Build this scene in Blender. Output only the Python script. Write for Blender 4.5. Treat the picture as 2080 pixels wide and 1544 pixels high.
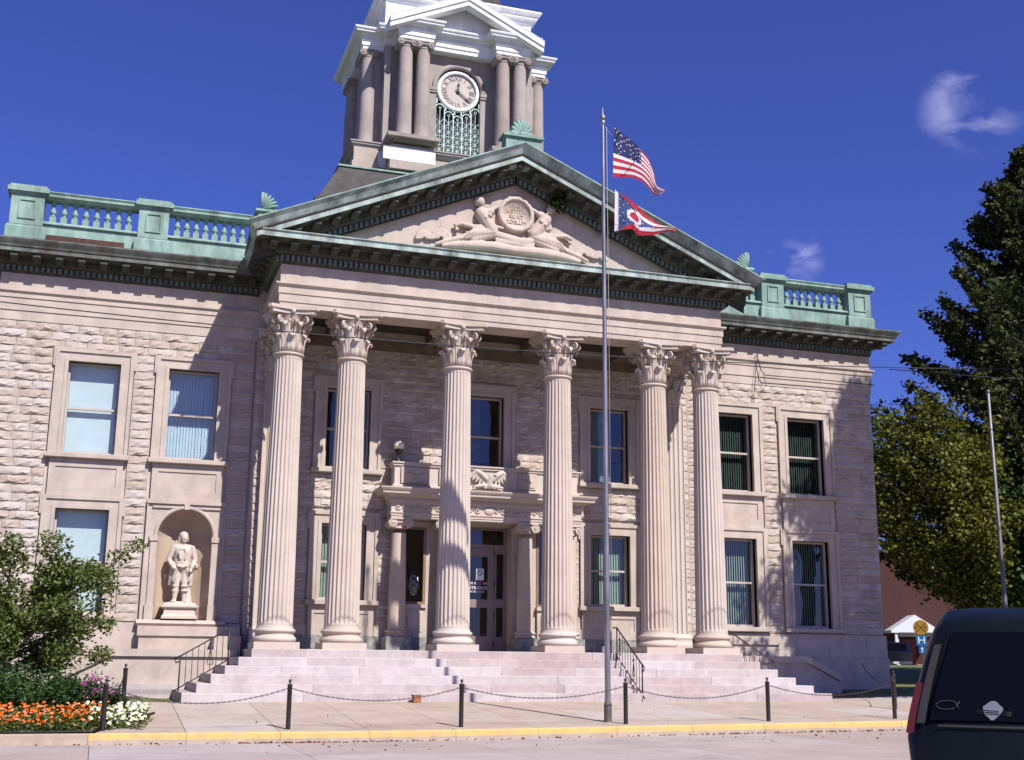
import bpy, bmesh, math, random
import numpy as np
from mathutils import Vector, Matrix, Quaternion
random.seed(7); np.random.seed(7)
PI = math.pi; R = math.radians
sc = bpy.context.scene
for o in list(bpy.data.objects): bpy.data.objects.remove(o)
COL = sc.collection

# ------------------------------------------------------------------ camera
cam_d = bpy.data.cameras.new('camera'); cam = bpy.data.objects.new('camera', cam_d); COL.objects.link(cam); sc.camera = cam
cam_d.sensor_fit = 'HORIZONTAL'; cam_d.sensor_width = 36.0; cam_d.lens = 2482.5/2080*36.0
cam_d.clip_start = 0.1; cam_d.clip_end = 3000
_y, _p, _r = R(18.25), R(13.044), R(0.52)
_f = Vector((math.sin(_y)*math.cos(_p), math.cos(_y)*math.cos(_p), math.sin(_p)))
_rt = Vector((math.cos(_y), -math.sin(_y), 0)); _up = _rt.cross(_f)
_r2 = math.cos(_r)*_rt + math.sin(_r)*_up; _u2 = -math.sin(_r)*_rt + math.cos(_r)*_up
m = Matrix.Identity(4)
for i in range(3):
    m[i][0] = _r2[i]; m[i][1] = _u2[i]; m[i][2] = -_f[i]
m.translation = Vector((-10.728, -32.886, 0.958))
cam.matrix_world = m

# ------------------------------------------------------------------ sky, sun, exposure
SUN_A, SUN_E = 20.3, 46.0
world = bpy.data.worlds.new('World'); sc.world = world; world.use_nodes = True
wn = world.node_tree.nodes; wl = world.node_tree.links
for n in list(wn): wn.remove(n)
wo = wn.new('ShaderNodeOutputWorld'); wb = wn.new('ShaderNodeBackground'); sky = wn.new('ShaderNodeTexSky')
sky.sky_type = 'NISHITA'; sky.sun_disc = False
sky.sun_elevation = R(SUN_E); sky.sun_rotation = R(180-SUN_A)
sky.altitude = 300; sky.air_density = 1.0; sky.dust_density = 0.75; sky.ozone_density = 3.0
tint = wn.new('ShaderNodeMix'); tint.data_type = 'RGBA'; tint.blend_type = 'MULTIPLY'; tint.inputs[0].default_value = 1.0
tint.inputs[7].default_value = (0.62, 0.68, 1.62, 1)
wl.new(sky.outputs[0], tint.inputs[6])
# thin wisps of cloud, low in the sky on the right
tc = wn.new('ShaderNodeTexCoord'); wm = wn.new('ShaderNodeMapping'); wm.inputs['Scale'].default_value = (13, 13, 26)
wm.inputs['Rotation'].default_value = (0.3, 0.35, 0.2)
cn = wn.new('ShaderNodeTexNoise'); cn.inputs['Scale'].default_value = 1.3; cn.inputs['Detail'].default_value = 9; cn.inputs['Distortion'].default_value = 0.6
wl.new(tc.outputs['Generated'], wm.inputs[0]); wl.new(wm.outputs[0], cn.inputs[0])
cr = wn.new('ShaderNodeValToRGB'); cr.color_ramp.elements[0].position = 0.46; cr.color_ramp.elements[1].position = 0.86
cr.color_ramp.elements[0].color = (0, 0, 0, 1); cr.color_ramp.elements[1].color = (1, 1, 1, 1)
wl.new(cn.outputs[0], cr.inputs[0])
def cloud_at(d, a0, a1):
    vm = wn.new('ShaderNodeVectorMath'); vm.operation = 'DOT_PRODUCT'; vm.inputs[1].default_value = Vector(d).normalized()
    wl.new(tc.outputs['Generated'], vm.inputs[0])
    mr = wn.new('ShaderNodeMapRange'); mr.inputs[1].default_value = a0; mr.inputs[2].default_value = a1; mr.interpolation_type = 'SMOOTHSTEP'
    wl.new(vm.outputs['Value'], mr.inputs[0]); return mr.outputs[0]
def pix_dir(px, py): return _f + (px-1040)/2482.5*_r2 - (py-772)/2482.5*_u2
ca = cloud_at(pix_dir(1975, 215), math.cos(R(2.5)), math.cos(R(0.3)))
cb = cloud_at(pix_dir(1615, 528), math.cos(R(1.5)), math.cos(R(0.3)))
ad = wn.new('ShaderNodeMath'); ad.operation = 'ADD'; wl.new(ca, ad.inputs[0]); wl.new(cb, ad.inputs[1])
mu = wn.new('ShaderNodeMath'); mu.operation = 'MULTIPLY'; wl.new(ad.outputs[0], mu.inputs[0]); wl.new(cr.outputs[0], mu.inputs[1])
mu2 = wn.new('ShaderNodeMath'); mu2.operation = 'MULTIPLY'; mu2.inputs[1].default_value = 0.85; wl.new(mu.outputs[0], mu2.inputs[0])
cm = wn.new('ShaderNodeMix'); cm.data_type = 'RGBA'; cm.inputs[7].default_value = (8.0, 8.0, 12.5, 1)
wl.new(mu2.outputs[0], cm.inputs[0]); wl.new(tint.outputs[2], cm.inputs[6])
wl.new(cm.outputs[2], wb.inputs[0]); wb.inputs[1].default_value = 0.056
wl.new(wb.outputs[0], wo.inputs[0])
sun_d = bpy.data.lights.new('sun', 'SUN'); sun_d.energy = 5.0; sun_d.angle = R(0.53); sun_d.color = (1.0, 0.95, 0.90)
sun = bpy.data.objects.new('sun', sun_d); COL.objects.link(sun)
_sd = Vector((-math.sin(R(SUN_A))*math.cos(R(SUN_E)), math.cos(R(SUN_A))*math.cos(R(SUN_E)), -math.sin(R(SUN_E))))
sun.rotation_euler = _sd.to_track_quat('-Z', 'Y').to_euler(); sun.location = (20, -40, 40)
vs = sc.view_settings; vs.view_transform = 'Standard'; vs.look = 'None'; vs.exposure = 0.50; vs.gamma = 1.0; vs.use_curve_mapping = False
sc.cycles.max_bounces = 6; sc.cycles.transparent_max_bounces = 12; sc.cycles.use_denoising = True

# ------------------------------------------------------------------ materials
MATS = {}
def mat(name, col, rough=0.85, metal=0.0, var=0.0, scale=3.0, bump=0.0, bscale=40.0, col2=None, spec=None, streak=0.0, isl=0.0, detail=5.0, dirt=None, dirt_amt=0.0, dscale=0.6, trans=0.0, emit=None, crack=0.0, lo=0.35, hi=0.65, coat=0.0):
    mt = bpy.data.materials.new(name); mt.use_nodes = True; nt = mt.node_tree; b = nt.nodes['Principled BSDF']; L = nt.links.new; N = nt.nodes.new
    b.inputs['Roughness'].default_value = rough; b.inputs['Metallic'].default_value = metal
    if spec is not None: b.inputs['Specular IOR Level'].default_value = spec
    if coat: b.inputs['Coat Weight'].default_value = coat; b.inputs['Coat Roughness'].default_value = 0.04
    c4 = (*col, 1); tco = N('ShaderNodeTexCoord'); cur = None
    geo = None
    if col2 is not None or var:
        mp = N('ShaderNodeMapping'); L(tco.outputs['Object'], mp.inputs[0])
        if streak: mp.inputs['Scale'].default_value = (1, 1, streak)
        nz = N('ShaderNodeTexNoise'); nz.inputs['Scale'].default_value = scale; nz.inputs['Detail'].default_value = detail; nz.inputs['Roughness'].default_value = 0.62
        L(mp.outputs[0], nz.inputs[0])
        rp = N('ShaderNodeValToRGB'); e = rp.color_ramp.elements; e[0].position = lo; e[1].position = hi
        if col2 is None:
            e[0].color = (*[c*(1-var) for c in col], 1); e[1].color = (*[min(1, c*(1+var)) for c in col], 1)
        else: e[0].color = c4; e[1].color = (*col2, 1)
        L(nz.outputs[0], rp.inputs[0]); cur = rp.outputs[0]
    if dirt is not None:
        mp2 = N('ShaderNodeMapping'); L(tco.outputs['Object'], mp2.inputs[0]); mp2.inputs['Scale'].default_value = (1, 1, 0.35)
        n2 = N('ShaderNodeTexNoise'); n2.inputs['Scale'].default_value = dscale; n2.inputs['Detail'].default_value = 8; n2.inputs['Roughness'].default_value = 0.7
        L(mp2.outputs[0], n2.inputs[0])
        r2 = N('ShaderNodeMapRange'); r2.inputs[1].default_value = 0.48; r2.inputs[2].default_value = 0.72; r2.inputs[4].default_value = dirt_amt; L(n2.outputs[0], r2.inputs[0])
        mx = N('ShaderNodeMix'); mx.data_type = 'RGBA'; L(r2.outputs[0], mx.inputs[0])
        if cur is None: mx.inputs[6].default_value = c4
        else: L(cur, mx.inputs[6])
        mx.inputs[7].default_value = (*dirt, 1); cur = mx.outputs[2]
    if crack:
        mpc = N('ShaderNodeMapping'); L(tco.outputs['Object'], mpc.inputs[0])
        nd = N('ShaderNodeTexNoise'); nd.inputs['Scale'].default_value = 1.6; nd.inputs['Detail'].default_value = 5; L(mpc.outputs[0], nd.inputs[0])
        va = N('ShaderNodeVectorMath'); va.operation = 'MULTIPLY_ADD'; va.inputs[1].default_value = (0.55, 0.55, 0.0); L(nd.outputs['Color'], va.inputs[0]); L(mpc.outputs[0], va.inputs[2])
        vo = N('ShaderNodeTexVoronoi'); vo.feature = 'DISTANCE_TO_EDGE'; vo.inputs['Scale'].default_value = crack; L(va.outputs[0], vo.inputs['Vector'])
        c1 = N('ShaderNodeMapRange'); c1.inputs[1].default_value = 0.0; c1.inputs[2].default_value = 0.009; c1.inputs[3].default_value = 0.55; c1.inputs[4].default_value = 0.0; L(vo.outputs['Distance'], c1.inputs[0])
        ng = N('ShaderNodeTexNoise'); ng.inputs['Scale'].default_value = 0.45; L(mpc.outputs[0], ng.inputs[0])
        c2 = N('ShaderNodeMapRange'); c2.inputs[1].default_value = 0.50; c2.inputs[2].default_value = 0.58; L(ng.outputs[0], c2.inputs[0])
        cm_ = N('ShaderNodeMath'); cm_.operation = 'MULTIPLY'; L(c1.outputs[0], cm_.inputs[0]); L(c2.outputs[0], cm_.inputs[1])
        sp = N('ShaderNodeTexNoise'); sp.inputs['Scale'].default_value = 9.0; sp.inputs['Detail'].default_value = 2; L(tco.outputs['Object'], sp.inputs[0])
        s1 = N('ShaderNodeMapRange'); s1.inputs[1].default_value = 0.70; s1.inputs[2].default_value = 0.74; s1.inputs[4].default_value = 0.45; L(sp.outputs[0], s1.inputs[0])
        mxx = N('ShaderNodeMath'); mxx.operation = 'MAXIMUM'; L(cm_.outputs[0], mxx.inputs[0]); L(s1.outputs[0], mxx.inputs[1])
        mc = N('ShaderNodeMix'); mc.data_type = 'RGBA'; mc.inputs[7].default_value = (0.12, 0.095, 0.08, 1); L(mxx.outputs[0], mc.inputs[0]); L(cur, mc.inputs[6]); cur = mc.outputs[2]
    if isl:
        geo = N('ShaderNodeNewGeometry'); oi = N('ShaderNodeObjectInfo')
        a = N('ShaderNodeMath'); a.operation = 'ADD'; L(geo.outputs['Random Per Island'], a.inputs[0]); L(oi.outputs['Random'], a.inputs[1])
        fr = N('ShaderNodeMath'); fr.operation = 'FRACT'; L(a.outputs[0], fr.inputs[0])
        rr = N('ShaderNodeMapRange'); rr.inputs[3].default_value = 1-isl; rr.inputs[4].default_value = 1+isl; L(fr.outputs[0], rr.inputs[0])
        hs = N('ShaderNodeHueSaturation'); L(rr.outputs[0], hs.inputs['Value'])
        r3 = N('ShaderNodeMapRange'); r3.inputs[3].default_value = 1.25; r3.inputs[4].default_value = 0.75; L(fr.outputs[0], r3.inputs[0]); L(r3.outputs[0], hs.inputs['Saturation'])
        if cur is None: hs.inputs['Color'].default_value = c4
        else: L(cur, hs.inputs['Color'])
        cur = hs.outputs[0]
    if cur is None: b.inputs['Base Color'].default_value = c4
    else: L(cur, b.inputs['Base Color'])
    if bump:
        nb = N('ShaderNodeTexNoise'); nb.inputs['Scale'].default_value = bscale; nb.inputs['Detail'].default_value = 6; L(tco.outputs['Object'], nb.inputs[0])
        bp = N('ShaderNodeBump'); bp.inputs['Strength'].default_value = bump; bp.inputs['Distance'].default_value = 0.02; L(nb.outputs[0], bp.inputs['Height']); L(bp.outputs[0], b.inputs['Normal'])
    if trans:
        tr = N('ShaderNodeBsdfTranslucent'); ms = N('ShaderNodeMixShader'); ms.inputs[0].default_value = trans
        if cur is None: tr.inputs[0].default_value = c4
        else: L(cur, tr.inputs[0])
        L(b.outputs[0], ms.inputs[1]); L(tr.outputs[0], ms.inputs[2]); L(ms.outputs[0], nt.nodes['Material Output'].inputs[0])
    if emit: b.inputs['Emission Color'].default_value = (*col, 1); b.inputs['Emission Strength'].default_value = emit
    MATS[name] = mt; return mt
def glass(name, tintc=(0.8, 0.88, 0.88), refl=1.0):
    mt = bpy.data.materials.new(name); mt.use_nodes = True; nt = mt.node_tree; N = nt.nodes.new; L = nt.links.new
    for n in list(nt.nodes): nt.nodes.remove(n)
    out = N('ShaderNodeOutputMaterial'); t = N('ShaderNodeBsdfTransparent'); t.inputs[0].default_value = (*tintc, 1)
    g = N('ShaderNodeBsdfGlossy'); g.inputs['Roughness'].default_value = 0.015; g.inputs[0].default_value = (1, 1, 1, 1)
    tco = N('ShaderNodeTexCoord'); nb = N('ShaderNodeTexNoise'); nb.inputs['Scale'].default_value = 1.1; nb.inputs['Detail'].default_value = 1; L(tco.outputs['Object'], nb.inputs[0])
    bp = N('ShaderNodeBump'); bp.inputs['Strength'].default_value = 0.25; bp.inputs['Distance'].default_value = 0.02; L(nb.outputs[0], bp.inputs['Height']); L(bp.outputs[0], g.inputs['Normal'])
    f = N('ShaderNodeLayerWeight'); f.inputs['Blend'].default_value = 0.5
    pw = N('ShaderNodeMath'); pw.operation = 'POWER'; pw.inputs[1].default_value = 4.0; L(f.outputs['Facing'], pw.inputs[0])
    mu = N('ShaderNodeMapRange'); mu.inputs[3].default_value = 0.07*refl; mu.inputs[4].default_value = 0.95; L(pw.outputs[0], mu.inputs[0])
    ms = N('ShaderNodeMixShader'); L(mu.outputs[0], ms.inputs[0]); L(t.outputs[0], ms.inputs[1]); L(g.outputs[0], ms.inputs[2]); L(ms.outputs[0], out.inputs[0])
    MATS[name] = mt; return mt
mat('rough_stone', (0.42, 0.358, 0.305), 0.92, var=0.16, scale=2.2, bump=0.8, bscale=16, isl=0.08, dirt=(0.22, 0.185, 0.16), dirt_amt=0.35, dscale=1.6)
mat('ashlar', (0.43, 0.365, 0.308), 0.88, var=0.10, scale=1.6, bump=0.25, bscale=30, dirt=(0.25, 0.21, 0.18), dirt_amt=0.5, dscale=1.5)
mat('column_stone', (0.465, 0.395, 0.33), 0.85, var=0.07, scale=1.2, bump=0.2, bscale=35, isl=0.03, dirt=(0.33, 0.26, 0.20), dirt_amt=0.3, dscale=1.0)
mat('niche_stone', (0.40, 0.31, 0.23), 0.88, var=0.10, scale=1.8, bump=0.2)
mat('step_stone', (0.43, 0.37, 0.355), 0.8, var=0.09, scale=3.4, bump=0.4, bscale=26, isl=0.12, dirt=(0.27, 0.21, 0.20), dirt_amt=0.5, dscale=1.3, col2=None)
mat('step_edge', (0.20, 0.15, 0.14), 0.85, var=0.2, scale=5)
mat('granite', (0.13, 0.14, 0.13), 0.55, col2=(0.30, 0.30, 0.27), scale=9, bump=0.1)
mat('tower_stone', (0.31, 0.265, 0.24), 0.88, var=0.13, scale=1.3, bump=0.25, isl=0.04, dirt=(0.15, 0.12, 0.11), dirt_amt=0.45, dscale=0.9)
mat('base_stone', (0.36, 0.30, 0.25), 0.88, var=0.13, scale=1.3, bump=0.25)
mat('white_paint', (0.72, 0.73, 0.74), 0.55, var=0.05, scale=3, dirt=(0.42, 0.41, 0.39), dirt_amt=0.6, dscale=1.7)
mat('tower_panel', (0.66, 0.63, 0.62), 0.6, var=0.05)
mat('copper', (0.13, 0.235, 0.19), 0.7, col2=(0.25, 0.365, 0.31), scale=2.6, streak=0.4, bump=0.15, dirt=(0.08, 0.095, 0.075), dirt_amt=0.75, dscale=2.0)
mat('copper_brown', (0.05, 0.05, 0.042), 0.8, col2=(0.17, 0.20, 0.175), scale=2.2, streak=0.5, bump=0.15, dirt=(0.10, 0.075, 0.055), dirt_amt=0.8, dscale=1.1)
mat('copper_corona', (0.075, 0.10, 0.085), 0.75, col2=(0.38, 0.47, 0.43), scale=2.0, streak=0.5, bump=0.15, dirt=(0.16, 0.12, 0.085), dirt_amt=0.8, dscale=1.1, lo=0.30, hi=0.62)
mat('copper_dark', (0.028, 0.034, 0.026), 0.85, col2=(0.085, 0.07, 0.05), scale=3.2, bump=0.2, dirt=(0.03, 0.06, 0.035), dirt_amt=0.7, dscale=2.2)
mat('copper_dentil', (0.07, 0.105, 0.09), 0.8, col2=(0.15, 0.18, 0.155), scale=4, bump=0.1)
mat('roof_dark', (0.05, 0.045, 0.04), 0.8, var=0.3)
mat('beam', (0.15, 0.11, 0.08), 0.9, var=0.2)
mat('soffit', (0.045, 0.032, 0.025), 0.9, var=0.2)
mat('interior', (0.035, 0.035, 0.04), 0.95)
mat('sash', (0.42, 0.36, 0.32), 0.6, var=0.06)
mat('sash_brown', (0.20, 0.12, 0.075), 0.6, var=0.1)
mat('door_paint', (0.22, 0.17, 0.16), 0.45, var=0.05)
mat('metal', (0.6, 0.6, 0.6), 0.3, metal=1.0)
mat('blind_white', (0.60, 0.63, 0.63), 0.75, var=0.05, scale=2)
mat('blind_blue', (0.50, 0.56, 0.62), 0.75, var=0.06)
mat('blind_green', (0.28, 0.33, 0.27), 0.8, var=0.1)
mat('blind_dark', (0.17, 0.19, 0.165), 0.85, var=0.15)
glass('glass'); glass('glass_dark', (0.5, 0.58, 0.58), 1.1)
mat('iron', (0.022, 0.017, 0.018), 0.5, var=0.3, scale=20)
mat('chain_iron', (0.045, 0.035, 0.04), 0.6, var=0.3, scale=20)
mat('galvanised', (0.32, 0.31, 0.31), 0.38, metal=0.75, var=0.3, scale=3, streak=0.2, dirt=(0.12, 0.10, 0.07), dirt_amt=0.6, dscale=2.5)
mat('pole_grey', (0.15, 0.15, 0.15), 0.5, metal=0.4, var=0.2)
mat('pole_base', (0.10, 0.085, 0.07), 0.7, var=0.35, scale=6)
mat('concrete', (0.385, 0.32, 0.265), 0.9, var=0.07, scale=1.4, bump=0.25, bscale=60, isl=0.05, dirt=(0.27, 0.22, 0.18), dirt_amt=0.6, dscale=0.9, crack=0.33)
mat('road_concrete', (0.36, 0.30, 0.272), 0.9, var=0.07, scale=1.0, bump=0.25, bscale=50, isl=0.05, dirt=(0.25, 0.21, 0.19), dirt_amt=0.65, dscale=0.6, crack=0.30)
mat('asphalt', (0.10, 0.09, 0.085), 0.9, var=0.2, scale=6, bump=0.3)
mat('kerb_yellow', (0.60, 0.38, 0.12), 0.75, var=0.08, scale=5, dirt=(0.36, 0.28, 0.18), dirt_amt=0.85, dscale=4.5)
mat('kerb_bare', (0.36, 0.29, 0.23), 0.9, var=0.10, scale=5, bump=0.3, dirt=(0.22, 0.17, 0.13), dirt_amt=0.5, dscale=2.0)
mat('soil', (0.05, 0.035, 0.025), 0.95, var=0.4, scale=12, bump=0.6)
mat('grass', (0.07, 0.10, 0.02), 0.9, col2=(0.13, 0.15, 0.035), scale=3, bump=0.5)
mat('bark', (0.06, 0.045, 0.035), 0.95, var=0.4, scale=6, bump=0.6)
mat('leaf_crab', (0.10, 0.13, 0.028), 0.7, spec=0.2, isl=0.6, trans=0.25)
mat('leaf_dark', (0.052, 0.060, 0.018), 0.8, spec=0.08, isl=0.6, trans=0.12)
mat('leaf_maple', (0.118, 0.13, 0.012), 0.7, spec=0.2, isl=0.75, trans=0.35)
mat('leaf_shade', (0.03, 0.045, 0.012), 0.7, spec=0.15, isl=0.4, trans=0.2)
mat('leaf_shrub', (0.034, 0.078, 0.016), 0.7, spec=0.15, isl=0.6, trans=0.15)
mat('leaf_dry', (0.16, 0.07, 0.035), 0.85, isl=0.6)
mat('petal_orange', (0.62, 0.105, 0.003), 0.7, spec=0.1, isl=0.22)
mat('petal_white', (0.62, 0.62, 0.42), 0.6, isl=0.12)
mat('petal_pink', (0.42, 0.06, 0.30), 0.6, isl=0.35)
mat('flag_white', (0.72, 0.70, 0.70), 0.8, trans=0.3)
mat('flag_red', (0.46, 0.015, 0.04), 0.8, trans=0.3)
mat('flag_blue', (0.012, 0.018, 0.10), 0.8, trans=0.25)
mat('flag_azure', (0.045, 0.075, 0.20), 0.8, trans=0.3)
mat('clock_dial', (0.42, 0.37, 0.33), 0.7, var=0.06)
mat('clock_ink', (0.11, 0.08, 0.075), 0.7)
mat('clock_hand', (0.03, 0.028, 0.028), 0.6)
mat('grille', (0.55, 0.70, 0.62), 0.6, var=0.08)
mat('globe', (0.70, 0.70, 0.52), 0.25)
mat('van_paint', (0.004, 0.006, 0.0055), 0.35, coat=0.12, spec=0.2, dirt=(0.02, 0.018, 0.016), dirt_amt=0.4, dscale=3.0)
mat('van_glass', (0.003, 0.003, 0.004), 0.06, spec=0.22)
mat('van_trim', (0.02, 0.02, 0.022), 0.5)
mat('van_pillar', (0.028, 0.024, 0.020), 0.4, var=0.15)
mat('lens_red', (0.07, 0.007, 0.008), 0.4, coat=0.1)
mat('lens_amber', (0.5, 0.13, 0.02), 0.2)
mat('chrome', (0.55, 0.55, 0.56), 0.12, metal=1.0)
mat('rubber', (0.015, 0.015, 0.015), 0.85)
mat('decal_white', (0.11, 0.125, 0.15), 0.7)
mat('decal_faint', (0.03, 0.03, 0.03), 0.7)
mat('truck_paint', (0.008, 0.008, 0.010), 0.15, coat=1.0)
mat('brick_wall', (0.062, 0.026, 0.024), 0.9, isl=0.18, var=0.15, scale=3)  # tree shade over the distant house is put into this dark brick tone
mat('mortar', (0.25, 0.19, 0.16), 0.95)
mat('shingle', (0.07, 0.07, 0.075), 0.9, isl=0.2)
mat('house_white', (0.62, 0.63, 0.66), 0.6)
mat('door_red', (0.16, 0.012, 0.012), 0.4)
mat('sign_yellow', (0.36, 0.19, 0.02), 0.5)  # dull yellow: the shade on the sign is part of the colour
mat('sign_black', (0.02, 0.02, 0.02), 0.6)
mat('sign_blue', (0.015, 0.12, 0.32), 0.45)
mat('sign_white', (0.75, 0.75, 0.75), 0.5)
mat('rope', (0.35, 0.32, 0.28), 0.8)
mat('gap_brown', (0.07, 0.03, 0.022), 0.9, var=0.3, scale=8)  # reddish brown, darkened to carry the shadow in the gap
mat('rust_box', (0.25, 0.10, 0.045), 0.85, var=0.4, scale=20)
mat('relief', (0.45, 0.37, 0.31), 0.9, var=0.08, scale=4, bump=0.2)
mat('statue_stone', (0.50, 0.42, 0.35), 0.85, var=0.08, scale=5, bump=0.15)
mat('wire', (0.02, 0.02, 0.02), 0.7)
mat('notice_red', (0.5, 0.05, 0.06), 0.7)

# ------------------------------------------------------------------ helpers
class MB:
    """collects faces; build() links them as one mesh object"""
    def __init__(s): s.v = []; s.f = []; s.m = []; s.sm = []
    def add(s, vs, fs, mi=0, smooth=False):
        o = len(s.v); s.v += [tuple(v) for v in vs]
        for f in fs: s.f.append(tuple(i+o for i in f)); s.m.append(mi); s.sm.append(smooth)
        return s
    def box(s, x0, x1, y0, y1, z0, z1, mi=0):
        if x0 > x1: x0, x1 = x1, x0
        if y0 > y1: y0, y1 = y1, y0
        vs = [(x0,y0,z0),(x1,y0,z0),(x1,y1,z0),(x0,y1,z0),(x0,y0,z1),(x1,y0,z1),(x1,y1,z1),(x0,y1,z1)]
        return s.add(vs, [(0,3,2,1),(4,5,6,7),(0,1,5,4),(1,2,6,5),(2,3,7,6),(3,0,4,7)], mi)
    def prism(s, poly, axis, a, b, mi=0):
        """poly: 2-D points; axis 'y': (x,z) extruded a..b; 'x': (y,z); 'z': (x,y)"""
        n = len(poly)
        def P(p, t): return {'y': (p[0], t, p[1]), 'x': (t, p[0], p[1]), 'z': (p[0], p[1], t)}[axis]
        vs = [P(p, a) for p in poly]+[P(p, b) for p in poly]
        fs = [tuple(range(n)), tuple(range(2*n-1, n-1, -1))]+[(i, i+n, (i+1) % n+n, (i+1) % n) for i in range(n)]
        return s.add(vs, fs, mi)
    def lathe(s, prof, c=(0,0,0), n=24, mi=0, smooth=True, a0=0, a1=2*PI, cap=True):
        full = abs(a1-a0-2*PI) < 1e-6; k = n if full else n+1
        vs = [(c[0]+r*math.cos(a0+(a1-a0)*i/n), c[1]+r*math.sin(a0+(a1-a0)*i/n), c[2]+z) for r, z in prof for i in range(k)]
        fs = []
        for j in range(len(prof)-1):
            for i in range(n):
                i2 = (i+1) % k
                fs.append((j*k+i, j*k+i2, (j+1)*k+i2, (j+1)*k+i))
        s.add(vs, fs, mi, smooth)
        if cap and full:
            for j in (0, len(prof)-1):
                if prof[j][0] > 1e-4: s.add(vs[j*k:(j+1)*k], [tuple(range(k))], mi)
        return s
    def tube(s, pts, r, n=8, mi=0, smooth=True, closed=False):
        pts = [Vector(p) for p in pts]; rr = r if isinstance(r, (list, tuple)) else [r]*len(pts); k = len(pts); rings = []
        up = Vector((0.123, 0.31, 0.94)).normalized()
        for i, p in enumerate(pts):
            if closed: t = pts[(i+1) % k]-pts[i-1]
            else: t = pts[min(i+1, k-1)]-pts[max(i-1, 0)]
            if t.length < 1e-9: t = Vector((0,0,1))
            t.normalize(); a = t.cross(up)
            if a.length < 1e-3: a = t.cross(Vector((1,0,0)))
            a.normalize(); b = t.cross(a)
            rings.append([p+rr[i]*(math.cos(2*PI*j/n)*a+math.sin(2*PI*j/n)*b) for j in range(n)])
        vs = [q for ring in rings for q in ring]; fs = []
        for i in range(k if closed else k-1):
            i2 = (i+1) % k
            for j in range(n): fs.append((i*n+j, i*n+(j+1) % n, i2*n+(j+1) % n, i2*n+j))
        if not closed: fs += [tuple(range(n)), tuple(range((k-1)*n, k*n))]
        return s.add(vs, fs, mi, smooth)
    def sphere(s, c, r, n=12, mi=0):
        rx, ry, rz = (r, r, r) if not isinstance(r, (tuple, list)) else r
        m_ = max(4, n//2); vs = []; fs = []
        for j in range(m_+1):
            th = PI*j/m_
            for i in range(n): vs.append((c[0]+rx*math.sin(th)*math.cos(2*PI*i/n), c[1]+ry*math.sin(th)*math.sin(2*PI*i/n), c[2]+rz*math.cos(th)))
        for j in range(m_):
            for i in range(n): fs.append((j*n+i, (j+1)*n+i, (j+1)*n+(i+1) % n, j*n+(i+1) % n))
        return s.add(vs, fs, mi, True)
    def capsule(s, p, q, r0, r1, n=10):
        p = Vector(p); q = Vector(q); d = q-p; L = max(d.length, 1e-6); d = d/L
        pts = []; rr = []
        for t in (-0.95, -0.7, -0.35, 0): pts.append(p+d*r0*t); rr.append(r0*math.sqrt(max(0.02, 1-t*t)))
        for t in (0, 0.35, 0.7, 0.95): pts.append(q+d*r1*t); rr.append(r1*math.sqrt(max(0.02, 1-t*t)))
        return s.tube(pts, rr, n)
    def plan(s, path, prof, mi=0, smooth=False, closed=False):
        """sweep an (out, z) profile along a plan polyline; out is to the right of the walking direction"""
        n = len(path); dirs = []
        for i in range(n if closed else n-1):
            a, b = Vector(path[i]), Vector(path[(i+1) % n]); d = (b-a).normalized(); dirs.append(Vector((d.y, -d.x)))
        nm = []
        for i in range(n):
            if closed: p, q = dirs[i-1], dirs[i]
            else: p, q = dirs[max(i-1, 0)], dirs[min(i, n-2)]
            mvec = (p+q); mvec = mvec/max(1e-6, (1+p.dot(q))); nm.append(mvec)
        k = len(prof); vs = [(path[i][0]+nm[i].x*o, path[i][1]+nm[i].y*o, z) for i in range(n) for o, z in prof]; fs = []
        for i in range(n if closed else n-1):
            i2 = (i+1) % n
            for j in range(k-1): fs.append((i*k+j, i2*k+j, i2*k+j+1, i*k+j+1))
        return s.add(vs, fs, mi, smooth)
    def mesh(s, name, mats):
        me = bpy.data.meshes.new(name); me.from_pydata(s.v, [], s.f)
        for mm in (mats if isinstance(mats, (list, tuple)) else [mats]): me.materials.append(MATS[mm])
        me.polygons.foreach_set('material_index', s.m); me.polygons.foreach_set('use_smooth', s.sm); me.update()
        bm = bmesh.new(); bm.from_mesh(me); bmesh.ops.recalc_face_normals(bm, faces=bm.faces); bm.to_mesh(me); bm.free()
        return me
    def build(s, name, mats, parent=None, **kw): return link(name, s.mesh(name, mats), parent, **kw)
def link(name, me, parent=None, loc=(0,0,0), rz=0.0, scale=None, kind=None, label=None):
    o = bpy.data.objects.new(name, me); COL.objects.link(o); o.location = loc; o.rotation_euler = (0, 0, rz)
    if scale: o.scale = scale
    if parent: o.parent = parent
    if kind: o['kind'] = kind
    if label: o['label'] = label
    return o
def thing(name, label, cat, loc=(0,0,0), rz=0.0, group=None):
    o = bpy.data.objects.new(name, None); COL.objects.link(o); o.location = loc; o.rotation_euler = (0,0,rz)
    o['label'] = label; o['category'] = cat
    if group: o['group'] = group
    return o
def tag(o, label, cat, group=None, kind=None):
    o['label'] = label; o['category'] = cat
    if group: o['group'] = group
    if kind: o['kind'] = kind
    return o
def struct(o): o['kind'] = 'structure'; return o
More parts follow.
